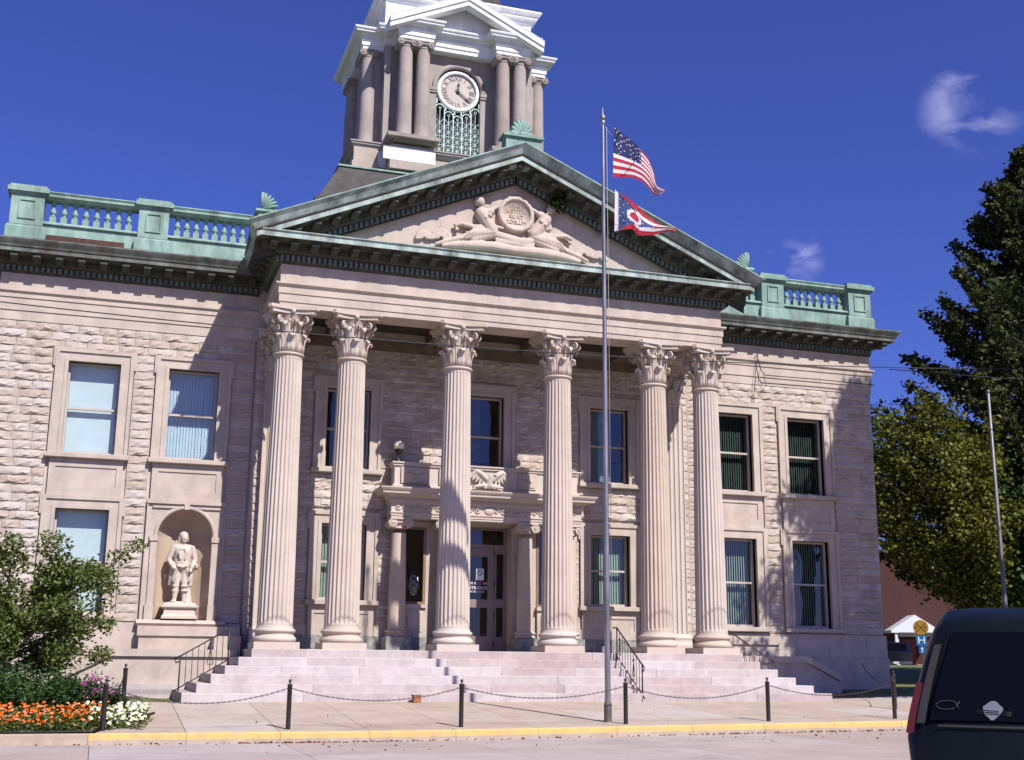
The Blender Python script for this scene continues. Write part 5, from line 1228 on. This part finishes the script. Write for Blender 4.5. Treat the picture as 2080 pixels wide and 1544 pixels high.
# small rusty box left against the bottom step
q = MB(); q.box(-.10, .10, -.06, .06, 0, .17); q.box(-.11, .11, -.07, .07, .17, .19); q.tube([(-.12, -.05, .14), (-.17, -.06, .18), (-.15, -.05, .22)], .008, 4)
tag(q.build('rusty_box', 'rust_box', loc=(-3.15, -2.62, gz(-3.15, -2.62)), rz=.2), 'small rusty box left against the bottom step', 'box')
# globe lamp on the porch parapet
lp = thing('globe_lamp', 'black iron lamp with a pale glass globe on the entrance porch', 'lamp', (-2.72, 2.02, 6.70))
MB().lathe([(.10, 0), (.10, .05), (.05, .09), (.045, .20), (.085, .28), (.13, .34), (.13, .38), (.05, .385)], n=16).build('stem', 'iron', lp); q = MB(); q.sphere((0, 0, .50), .165, 20); q.build('globe', 'globe', lp)
# overhead wires
q = MB(); q.tube([(x, -6, 8.2+.0021*(x+7)**2) for x in range(-34, 35, 2)], .014, 5); tag(q.build('overhead_wire', 'wire'), 'thin utility wire sagging across the whole front of the building', 'wire')
q = MB(); q.tube([(14.2, 1.6, 10.85), (18, 0.5, 10.6), (24, -1, 10.7), (34, -3, 11.4)], .014, 5); tag(q.build('overhead_wire', 'wire'), 'short dark wire running right from the building corner under the cornice', 'wire')
q = MB(); q.tube([(9.66, 2.40, 11.32), (9.60, 2.42, 11.1), (9.72, 2.40, 10.6), (9.85, 2.36, 10.45), (12, 2.36, 10.47), (14.1, 2.36, 10.45)], .016, 5); q.tube([(9.66, 2.42, 10.55), (9.60, 2.44, 10.2), (9.75, 2.44, 9.95), (9.92, 2.44, 10.1), (9.80, 2.42, 10.5)], .010, 5); q.tube([(9.60, 2.44, 11.2), (9.50, 2.46, 10.2), (9.42, 2.46, 9.5)], .010, 5)
tag(q.build('wall_cable', 'wire'), 'dark loose cable hanging on the wall at the top of the right wing', 'cable')
# dry leaves in the gutter
lv = []
for _ in range(420):
    x = random.choice([random.uniform(-11, 8), random.gauss(-6.5, 1.2), random.gauss(4.5, 2.0)]); y = -8.06-abs(random.gauss(0, .07)) if random.random() < .86 else random.uniform(-10.5, -8)
    lv.append((x, y, zroad(x, y)+.012))
o = leaf_cloud('fallen_leaves', lv, .075, 'leaf_dry'); tag(o, 'scattered dry brown leaves along the gutter', 'leaves', kind='stuff')
lv2 = [(random.uniform(-9, 8), random.uniform(-7.7, -3), 0) for _ in range(14)]; o = leaf_cloud('fallen_leaves', [(x, y, gz(x, y)+.012) for x, y, _ in lv2], .06, 'leaf_dry'); tag(o, 'few dry leaves lying on the pavement', 'leaves', kind='stuff')

# ================================================================== plants
def in_ball(n, c, r):
    v = np.random.normal(size=(n, 3)); v /= np.linalg.norm(v, axis=1, keepdims=True); v *= np.random.uniform(0, 1, (n, 1))**(1/2.4); return np.asarray(c)+v*np.asarray(r)
def limb(q, a, b, r0, r1, bend=.15, n=5):
    a, b = Vector(a), Vector(b); pts = []
    for i in range(n+1):
        t = i/n; p = a.lerp(b, t)+Vector((random.uniform(-1, 1), random.uniform(-1, 1), random.uniform(-.3, .6)))*bend*math.sin(PI*t)*(b-a).length*.3; pts.append(p)
    q.tube(pts, [lerp(r0, r1, i/n) for i in range(n+1)], 7); return pts
# flower bed soil
q = MB(); bed = [(-17, -7.84), (-10.70, -7.84), (-9.42, -4.62), (-9.6, 1.3), (-17, 1.3)]
q.add([(x, y, gz(x, y)+.012) for k, (x, y) in enumerate(bed)], [(0,1,2,3,4)]); struct(q.build('flower_bed', 'soil'))
# crab apple tree
ct = thing('crab_apple_tree', 'small bushy crab apple tree in front of the left wing', 'tree', (-12.75, -3.4, gz(-12.7, -3.4))); O = Vector((-12.75, -3.4, gz(-12.7, -3.4)))
q = MB(); limb(q, (0, 0, 0), (.15, 0, 1.3), .11, .085); tips = []
for _ in range(46):
    a = random.uniform(0, 2*PI); rr = random.uniform(.5, 2.05); z = random.uniform(.75, 3.45-.5*(rr/2)**2)
    e = Vector((.45+rr*math.cos(a)*1.0, rr*math.sin(a)*.75, z)); limb(q, (.13, 0, random.uniform(.7, 1.4)), e, .035, .010); tips.append(e)
tips += [Vector((2.35, -.2, 3.30)), Vector((2.7, -.2, 3.55)), Vector((2.05, 0, 3.0)), Vector((2.1, -.1, 1.15)), Vector((2.2, 0, 1.75)), Vector((-1.6, .2, 2.6)), Vector((.0, -.6, 3.4)), Vector((.9, -.4, 3.5))]
for e in tips[-8:]: limb(q, (.13, 0, 1.2), e, .03, .007)
q.build('trunk', 'bark', ct); P = []
for e in tips:
    n = 290 if e.x < 2.0 else 80; P.append(in_ball(n, e, (.46, .42, .34) if e.x < 2.0 else (.30, .28, .2))); k = random.uniform(.5, .95)
    P.append(in_ball(n//2, Vector((.13, 0, 1.2)).lerp(e, k), (.40, .40, .38)))
leaf_cloud('crown', np.concatenate(P), .105, 'leaf_crab', ct, aspect=.55)
# evergreen shrubs and dark-leaved plant
def shrub(label, loc, r, n, size, m_, cat='shrub', sprays=26, up=1.2, name='shrub'):
    t = thing(name, label, cat, loc); q = MB(); P = []
    for _ in range(sprays):
        a = random.uniform(0, 2*PI); f = random.uniform(.2, 1); e = Vector((r[0]*f*math.cos(a), r[1]*f*math.sin(a), r[2]*random.uniform(.45, 1)*(1-.35*f*f))); q.tube([(0, 0, 0), tuple(e*.5+Vector((0, 0, .05))), tuple(e)], [.014, .01, .004], 4)
        k = np.random.uniform(.25, 1, (n//sprays, 1)); P.append(np.asarray(e)*k+np.random.normal(size=(n//sprays, 3))*np.asarray(r)*.10)
    q.build('stem', 'bark', t); leaf_cloud('foliage', np.concatenate(P), size, m_, t, aspect=.35, up=up); return t
shrub('dark green feathery evergreen shrub in the flower bed, at the left edge', (-12.55, -5.4, gz(-12, -5.4)), (1.25, .9, 1.12), 9000, .10, 'leaf_shrub', sprays=60)
shrub('green feathery evergreen shrub, right of the larger one under the tree', (-11.35, -4.9, gz(-11, -4.9)), (.95, .8, .98), 6000, .09, 'leaf_shrub', sprays=50)
shrub('dark bronze leafed plant beside the black post at the bed corner', (-10.28, -5.0, gz(-10, -5)), (.36, .3, .62), 900, .09, 'leaf_shade', cat='plant', sprays=16, name='bronze_plant')
def flowers(name, label, pts, h, m_p, m_l, size, n_l):
    t = thing(name, label, 'flowers', pts[0]); t['kind'] = 'stuff'; t.location = (0, 0, 0); q = MB(); L = []
    for (x, y, z) in pts:
        hh = h*random.uniform(.30, 1.1); k = 7; c = Vector((x, y, z+hh)); tl = Vector((random.uniform(-.5, .5), -.6+random.uniform(-.3, .3), 1)).normalized(); a = tl.orthogonal().normalized(); b = tl.cross(a); s = size*random.uniform(.75, 1.2)
        q.add([c+tl*.012]+[c+s*(math.cos(2*PI*i/k)*a+math.sin(2*PI*i/k)*b)*(1 if i % 2 else .8)-tl*.006 for i in range(k)], [(0, 1+i, 1+(i+1) % k) for i in range(k)])
        for _ in range(n_l): L.append((x+random.gauss(0, .07), y+random.gauss(0, .07), z+random.uniform(0, .95)*hh))
    q.build('petals', m_p, t, kind='stuff'); leaf_cloud('leaves', L, .085, m_l, t, aspect=.4, kind='stuff'); return t
mp = []
while len(mp) < 620:
    x, y = random.uniform(-14.3, -10.35), random.uniform(-7.78, -5.9)
    if x > -10.75+(y+7.8)*.3-.1: continue
    mp.append((x, y, gz(x, y)+.0))
flowers('marigolds', 'bed of bright orange marigolds along the kerb', mp, .36, 'petal_orange', 'leaf_crab', .040, 12)
mp = []
while len(mp) < 170:
    x, y = random.gauss(-10.25, .36), random.uniform(-7.55, -5.2)
    if x > -9.75+(y+7.55)*.06 or x < -11: continue
    mp.append((x, y, gz(x, y)+.0))
flowers('petunias', 'clump of creamy white petunias at the corner of the flower bed', mp, .30, 'petal_white', 'leaf_crab', .048, 10)
flowers('asters', 'small clump of magenta asters under the crab apple tree', [(random.gauss(-10.75, .16), random.gauss(-4.9, .2), gz(-10.7, -4.9)+random.uniform(.1, .45)) for _ in range(110)], .38, 'petal_pink', 'leaf_shrub', .032, 6)

def big_tree(name, label, loc, trunk_h, branches, m_leaf, leaf, per, spread, group=None, trunk_r=.32):
    t = thing(name, label, 'tree', loc, group=group); q = MB(); limb(q, (0, 0, -.2), (0, 0, trunk_h), trunk_r, .06, .04, 8); P = []
    for (h0, e) in branches:
        pts = limb(q, (0, 0, h0), e, max(.03, .10*trunk_r/.3), .012, .2, 4)
        n = per; k = np.random.beta(2.4, 1.1, n); idx = np.clip((k*4).astype(int), 0, 3); f = (k*4-idx)[:, None]; A = np.array([list(p) for p in pts]); base = A[idx]*(1-f)+A[idx+1]*f
        P.append(base+np.random.normal(size=(n, 3))*np.asarray(spread)*(0.55+.7*(1-k[:, None])))
    q.build('trunk', 'bark', t); leaf_cloud('crown', np.concatenate(P), leaf, m_leaf, t, aspect=.75); return t
br = []
for i in range(330):
    z = 1.5+22.5*random.random()**1.15; f = (z-1.5)/23.5; a = random.uniform(0, 2*PI); L = (11.2*(1-f)**.95+.3)*random.uniform(.55, 1.06)
    br.append((max(1.2, z-L*.30), (L*math.cos(a), L*math.sin(a), z+L*.45)))
big_tree('dark_tree', 'tall dark conical tree with upswept branches at the right edge', (29.2, 10.5, .3), 25, br, 'leaf_dark', .22, 400, (.27, .27, .23), trunk_r=.4)
br = []
for i in range(95):
    a = random.uniform(0, 2*PI); z = random.uniform(4.7, 11.3); L = 3.2*math.sqrt(max(.05, 1-((z-7.6)/4.0)**2))*random.uniform(.55, 1.08)
    br.append((max(2.6, z-2.6), (-2.1+L*math.cos(a), L*math.sin(a), z)))
big_tree('maple_tree', 'sunlit yellow green maple just right of the building', (22.2, 7.5, .2), 9.5, br, 'leaf_maple', .18, 185, (.40, .40, .30), group='maples beside the building', trunk_r=.16)
br = []
for i in range(80):
    a = random.uniform(0, 2*PI); z = random.uniform(4.2, 9.2); L = 3.8*math.sqrt(max(.05, 1-((z-6.6)/3.6)**2))*random.uniform(.6, 1.05)
    br.append((max(2.2, z-1.8), (L*math.cos(a), L*math.sin(a), z)))
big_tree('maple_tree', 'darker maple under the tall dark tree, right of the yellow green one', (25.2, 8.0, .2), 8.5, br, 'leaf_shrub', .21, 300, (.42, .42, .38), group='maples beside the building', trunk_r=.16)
# street tree that shades the right wing
br = []
for i in range(230):
    a = random.uniform(0, 2*PI); z = random.uniform(8.0, 21.5); f = (z-8.0)/13.5; L = 6.7*(1-f**1.5)*random.uniform(.5, 1.06)+.4
    br.append((max(4.5, z-2.6), (L*math.cos(a), L*math.sin(a)*.36-.6, z)))
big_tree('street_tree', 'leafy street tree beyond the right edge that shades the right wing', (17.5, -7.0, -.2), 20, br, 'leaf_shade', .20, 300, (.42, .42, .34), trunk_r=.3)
# distant trees behind the house
for k_, (x, y, h_, r_, m_, lb) in enumerate(((64, 58, 13, 5.5, 'leaf_shade', 'distant dark tree right behind the brick house'), (40, 70, 12, 5, 'leaf_crab', 'distant green tree left of the brick house'), (72, 44, 12, 6, 'leaf_dark', 'distant dark tree far right beyond the side street'), (52, 66, 12, 6, 'leaf_shade', 'distant tree behind the roof of the brick house'))):
    br = []
    for i in range(45):
        a = random.uniform(0, 2*PI); z = random.uniform(h_*.25, h_); L = r_*math.sqrt(max(.04, 1-((z-h_*.58)/(h_*.46))**2))*random.uniform(.6, 1); br.append((h_*.2, (L*math.cos(a), L*math.sin(a), z)))
    big_tree('distant_tree', lb, (x, y, .7), h_*.9, br, m_, .55, 130, (.9, .9, .8), group='distant trees', trunk_r=.25)

# ================================================================== van in the foreground
van = thing('minivan', 'dark minivan seen from behind at the right edge of the picture', 'van')
VW = .93
def vw(z): return VW*(1-.30*clamp((z-.95)/.85)**1.3*.85) if z > .95 else VW*(.93+.07*clamp((z-.3)/.5))
side_p = [(.16, .30), (.02, .42), (0, .62), (.0, .95), (.05, 1.06), (.22, 1.40), (.36, 1.64), (.46, 1.70), (.62, 1.755), (1.2, 1.79), (2.4, 1.78), (3.0, 1.70), (3.5, 1.42), (3.85, 1.12), (4.5, .98), (4.75, .80), (4.8, .55), (4.7, .32), (4.4, .25), (.5, .25)]
us_ = [-1, -.985, -.93, -.75, -.4, 0, .4, .75, .93, .985, 1]
cc = Vector((2.3, .9))
q = MB(); N = len(side_p); vs = []
for u in us_:
    inn = {1: .10, .985: .05, .93: .018}.get(abs(u), 0.0)*1.0
    for y, z in side_p:
        d = (cc-Vector((y, z))); d = d/d.length; y2, z2 = y+d.x*inn*1.2, z+d.y*inn
        bow = .05*(abs(u)**2)*(1 if y < .6 else 0); vs.append((u*vw(z2), y2+bow, z2))
M_ = len(us_)
q.add(vs, [(a*N+i, (a+1)*N+i, (a+1)*N+(i+1) % N, a*N+(i+1) % N) for a in range(M_-1) for i in range(N)]+[tuple(range(N)), tuple(range((M_-1)*N, M_*N))], 0, True); q.build('body', 'van_paint', van)
def rearpt(u, z, o=.0):
    for (y0, z0), (y1, z1) in zip(side_p[1:9], side_p[2:10]):
        if z0 <= z <= z1: y = lerp(y0, y1, (z-z0)/max(1e-6, z1-z0)); break
    else: y = 0
    return (u*vw(z), y+.05*u*u-o, z)
def rear_patch(name, u0, u1, z0, z1, m_, o=.012, n=8, k=8, top_in=.0):
    q = MB(); vs = []
    for j in range(k+1):
        z = lerp(z0, z1, j/k); ins = top_in*(j/k)
        for i in range(n+1): u = lerp(u0+(ins if u0 < 0 else 0), u1-(ins if u1 > 0 else 0), i/n); vs.append(rearpt(u, z, o))
    q.add(vs, [(j*(n+1)+i, j*(n+1)+i+1, (j+1)*(n+1)+i+1, (j+1)*(n+1)+i) for j in range(k) for i in range(n)], 0, True); return q.build(name, m_, van)
rear_patch('rear_window', -.86, .86, 1.06, 1.60, 'van_glass', .014, top_in=.04)
rear_patch('pillar', -.94, -.885, 1.04, 1.52, 'van_pillar', .010, 2); rear_patch('pillar', .885, .94, 1.0, 1.56, 'van_pillar', .010, 2)
rear_patch('tail_light', -1.0, -.95, .98, 1.28, 'lens_red', .004, 2); rear_patch('tail_light', .945, 1.0, .98, 1.36, 'lens_red', .004, 2)
rear_patch('brake_light', -.16, .16, 1.645, 1.69, 'lens_red', .02, 4, 2)
rear_patch('trim_strip', -.80, .80, 1.022, 1.034, 'van_pillar', .02, 6, 1)
q = MB(); q.box(-.88, .88, -.10, .12, .36, .58); q.build('bumper', 'van_trim', van)
q = MB(); q.add([rearpt(-.17, .70, .015), rearpt(.17, .70, .015), rearpt(.17, .86, .015), rearpt(-.17, .86, .015)], [(0,1,2,3)]); q.build('number_plate', 'sign_white', van)
q = MB(); q.tube([rearpt(0, 1.04, .04), rearpt(.25, 1.10, .03), rearpt(.55, 1.14, .025)], .009, 5); q.build('wiper', 'van_trim', van)
def wheel(parent, x, y, r, w, sgn):
    n = 20; q = MB(); vs = []
    for o, rr in ((0, r*.62), (0, r*.95), (.03, r), (w-.03, r), (w, r*.95), (w, r*.62)):
        for i in range(n): vs.append((x-sgn*o, y+rr*math.cos(2*PI*i/n), r+rr*math.sin(2*PI*i/n)))
    q.add(vs, [(j*n+i, j*n+(i+1) % n, (j+1)*n+(i+1) % n, (j+1)*n+i) for j in range(5) for i in range(n)], 0, True); wh = q.build('wheel', 'rubber', parent)
    q = MB(); vs = [(x-sgn*.03, y, r)]+[(x-sgn*.015, y+r*.63*math.cos(2*PI*i/n), r+r*.63*math.sin(2*PI*i/n)) for i in range(n)]; q.add(vs, [(0, 1+i, 1+(i+1) % n) for i in range(n)]); q.build('rim', 'galvanised', wh)
for sgn in (-1, 1):
    wheel(van, sgn*.94, .85, .33, .22, sgn); wheel(van, sgn*.94, 3.85, .33, .22, sgn)
# decals on the rear window: fish outline and a white emblem with bars
def decal(pts, closed, r_, m_='decal_white', name='decal'):
    q = MB(); q.tube([rearpt(u, z, .022) for u, z in pts], r_, 4, closed=closed); q.build(name, m_, van)
decal([(-.76+.07*math.cos(R(t)), 1.15+.026*math.sin(R(t))) for t in range(35, 326, 20)][::-1], False, .0026, 'decal_faint'); decal([(-.703, 1.165), (-.678, 1.128)], False, .0026, 'decal_faint'); decal([(-.703, 1.135), (-.678, 1.172)], False, .0026, 'decal_faint')
q = MB(); em = [(-.46+.062*math.cos(a)*(1+.10*math.sin(3*a)+.06*math.cos(5*a)), 1.125+.05*math.sin(a)*(1+.14*math.cos(4*a)+.07*math.sin(7*a))) for a in [2*PI*i/26 for i in range(26)]]
q.add([rearpt(-.46, 1.125, .020)]+[rearpt(u, z, .020) for u, z in em], [(0, 1+i, 1+(i+1) % 26) for i in range(26)]); q.build('decal', 'decal_white', van)
for dz in (0, .014, .028): decal([(-.535, 1.105+dz*.7), (-.42, 1.10+dz*.7)], False, .0022, 'van_glass'); decal([(-.56, 1.105+dz*.7), (-.50, 1.103+dz*.7)], False, .0018, 'decal_faint'); decal([(-.40, 1.098+dz*.7), (-.34, 1.095+dz*.7)], False, .0018, 'decal_faint')
van.location = (-4.54, -26.03, -.60); van.rotation_euler = (0, 0, R(-41)); van.scale = (1.13, 1.13, 1.13)

# ================================================================== far right: pickup, sign, house, light pole
pk = thing('pickup_truck', 'black pickup truck parked far away beside the brick house', 'truck', (35.6, 32.3, .68), R(-36))
q = MB()
q.prism([(0, .45), (0, 1.12), (1.9, 1.14), (1.9, .45)], 'x', -.95, .95); q.build('bed', 'truck_paint', pk)
q = MB(); cab = [(1.92, .45), (1.92, 1.15), (2.15, 1.78), (3.1, 1.80), (3.75, 1.20), (5.2, 1.10), (5.35, .85), (5.3, .45)]
vs = [(s_*(.95 if z < 1.2 else .78), y, z) for s_ in (-1, 1) for y, z in cab]; n = len(cab)
q.add(vs, [tuple(range(n)), tuple(range(n, 2*n))]+[(i, (i+1) % n, n+(i+1) % n, n+i) for i in range(n)]); q.build('cab', 'truck_paint', pk)
q = MB(); q.add([(-.68, 1.935, 1.22), (.68, 1.935, 1.22), (.64, 2.11, 1.70), (-.64, 2.11, 1.70)], [(0,1,2,3)]); q.build('rear_window', 'van_glass', pk)
MB().box(-.84, .84, -.03, -.001, .62, 1.08).build('tailgate', 'truck_paint', pk); q = MB(); q.box(-.92, .92, -.16, -.02, .42, .60); q.build('bumper', 'chrome', pk); MB().box(-.16, .16, -.19, -.161, .46, .57).build('number_plate', 'sign_white', pk)
for s_ in (-1, 1):
    MB().box(s_*.80, s_*.93, -.035, -.005, .68, .98).build('tail_light', 'lens_red', pk); wheel(pk, s_*.96, .95, .37, .25, s_); wheel(pk, s_*.96, 4.3, .37, .25, s_)
# railroad and hospital signs on one post
sg = thing('road_sign', 'round yellow railroad sign over a blue H sign on one post', 'sign', (35.6, 29.7, .75), R(-36))
MB().tube([(0, .03, -.2), (0, .03, 2.95)], .035, 6).build('post', 'galvanised', sg)
def disc(r_, y, z, n=28): return MB().add([(0, y, z)]+[(r_*math.cos(2*PI*i/n), y, z+r_*math.sin(2*PI*i/n)) for i in range(n)], [(0, 1+i, 1+(i+1) % n) for i in range(n)])
q = disc(.42, -.02, 2.48); q.tube([(.42*math.cos(2*PI*i/28), 0, 2.48+.42*math.sin(2*PI*i/28)) for i in range(28)], .02, 4, closed=True); q.build('round_sign', 'sign_yellow', sg)
q = MB()
for s_ in (-1, 1): q.add([(-s_*.27-.03, -.024, 2.21), (-s_*.27+.03, -.024, 2.21), (s_*.27+.03, -.024, 2.75), (s_*.27-.03, -.024, 2.75)], [(0,1,2,3)])
q.build('cross', 'sign_black', sg)
for x in (-.25, .25):
    o = link('lettering', text_mesh('R', .24, .001, 'sign_black'), sg, (x, -.026, 2.48)); o.rotation_euler = (PI/2, 0, 0)
q = MB(); q.box(-.31, .31, -.03, 0, 1.42, 2.03); q.build('square_sign', 'sign_blue', sg); o = link('lettering', text_mesh('H', .58, .002, 'sign_white'), sg, (0, -.034, 1.73)); o.rotation_euler = (PI/2, 0, 0); o.scale = (1.15, 1, 1)
MB().box(-.18, .18, -.03, 0, .98, 1.38).build('arrow_plate', 'sign_blue', sg); q = MB(); q.box(-.025, .025, -.036, -.031, 1.04, 1.28); q.prism([(-.08, 1.24), (.08, 1.24), (0, 1.35)], 'y', -.037, -.032); q.build('arrow', 'sign_white', sg)
# brick house
hs = thing('brick_house', 'red brick house with a white gabled porch beyond the side street', 'house', (44.7, 43.5, .8), R(-20))
q = MB(); q.prism([(-8, -.3), (8, -.3), (8, 4.2), (2, 8.2), (-2.0, 8.2), (-8, 4.2)], 'y', 0, 9); hw_ = q.build('wall', 'brick_wall', hs)
q = MB(); q.prism([(-8.5, 3.95), (-2.05, 8.28), (-2.05, 8.55), (-8.7, 4.1)], 'y', -.3, 9.3); q.prism([(8.5, 3.95), (2.05, 8.28), (2.05, 8.55), (8.7, 4.1)], 'y', -.3, 9.3); q.prism([(-2.049, 8.26), (2.049, 8.26), (2.049, 8.54), (-2.049, 8.54)], 'y', -.3, 9.3); rf = q.build('roof', 'shingle', hs)
q = MB(); q.prism([(-8.5, 3.9), (-8.5, 3.7), (-2.05, 8.05), (-2.05, 8.25)], 'y', -.34, -.301); q.build('bargeboard', 'house_white', rf)
MB().box(4, 4.8, 3, 3.8, 6, 9.8).build('chimney', 'brick_wall', rf)
q = MB(); pr0 = -1.8
for x in (-1.3, 1.3): q.box(x-.12, x+.12, pr0, pr0+.22, -.2, 2.5)
q.prism([(-1.7, 2.5), (1.7, 2.5), (1.7, 2.68), (0, 3.75), (-1.7, 2.68)], 'y', pr0-.1, -.01); pc = q.build('porch', 'house_white', hs)
MB().box(-1.15, 1.15, pr0-.13, pr0-.101, 2.22, 2.52).build('fascia', 'roof_dark', pc)
MB().box(-.5, .5, -.06, -.005, 0, 2.1).build('door', 'door_red', hs)
for x in (-2.4, 3.0, 5.4, -5.2):
    q = MB(); q.box(x-.55, x+.55, -.08, -.006, .8, 2.3); w = q.build('window', 'house_white', hs); MB().box(x-.42, x+.42, -.10, -.081, .92, 1.5).build('pane', 'van_glass', w); MB().box(x-.42, x+.42, -.10, -.081, 1.58, 2.18).build('pane', 'van_glass', w)
MB().box(-8.03, 8.03, -.04, -.003, -.3, .35).build('plinth_band', 'mortar', hs)
# light pole behind the trees' edge
lpz = gz(18.4, 1.9); pl_ = thing('light_pole', 'slim grey metal light pole in front of the trees', 'pole', (18.35, 1.75, lpz))
MB().lathe([(.085, 0), (.08, 2), (.055, 10.05), (.0, 10.1)], n=10).build('pole', 'pole_grey', pl_); MB().lathe([(.16, 0), (.16, .12), (.10, .25)], n=12).build('base', 'pole_base', pl_)
q = MB(); q.sphere((0, 0, 10.12), .08, 8); q.build('cap', 'pole_grey', pl_)
bpy.context.view_layer.update()
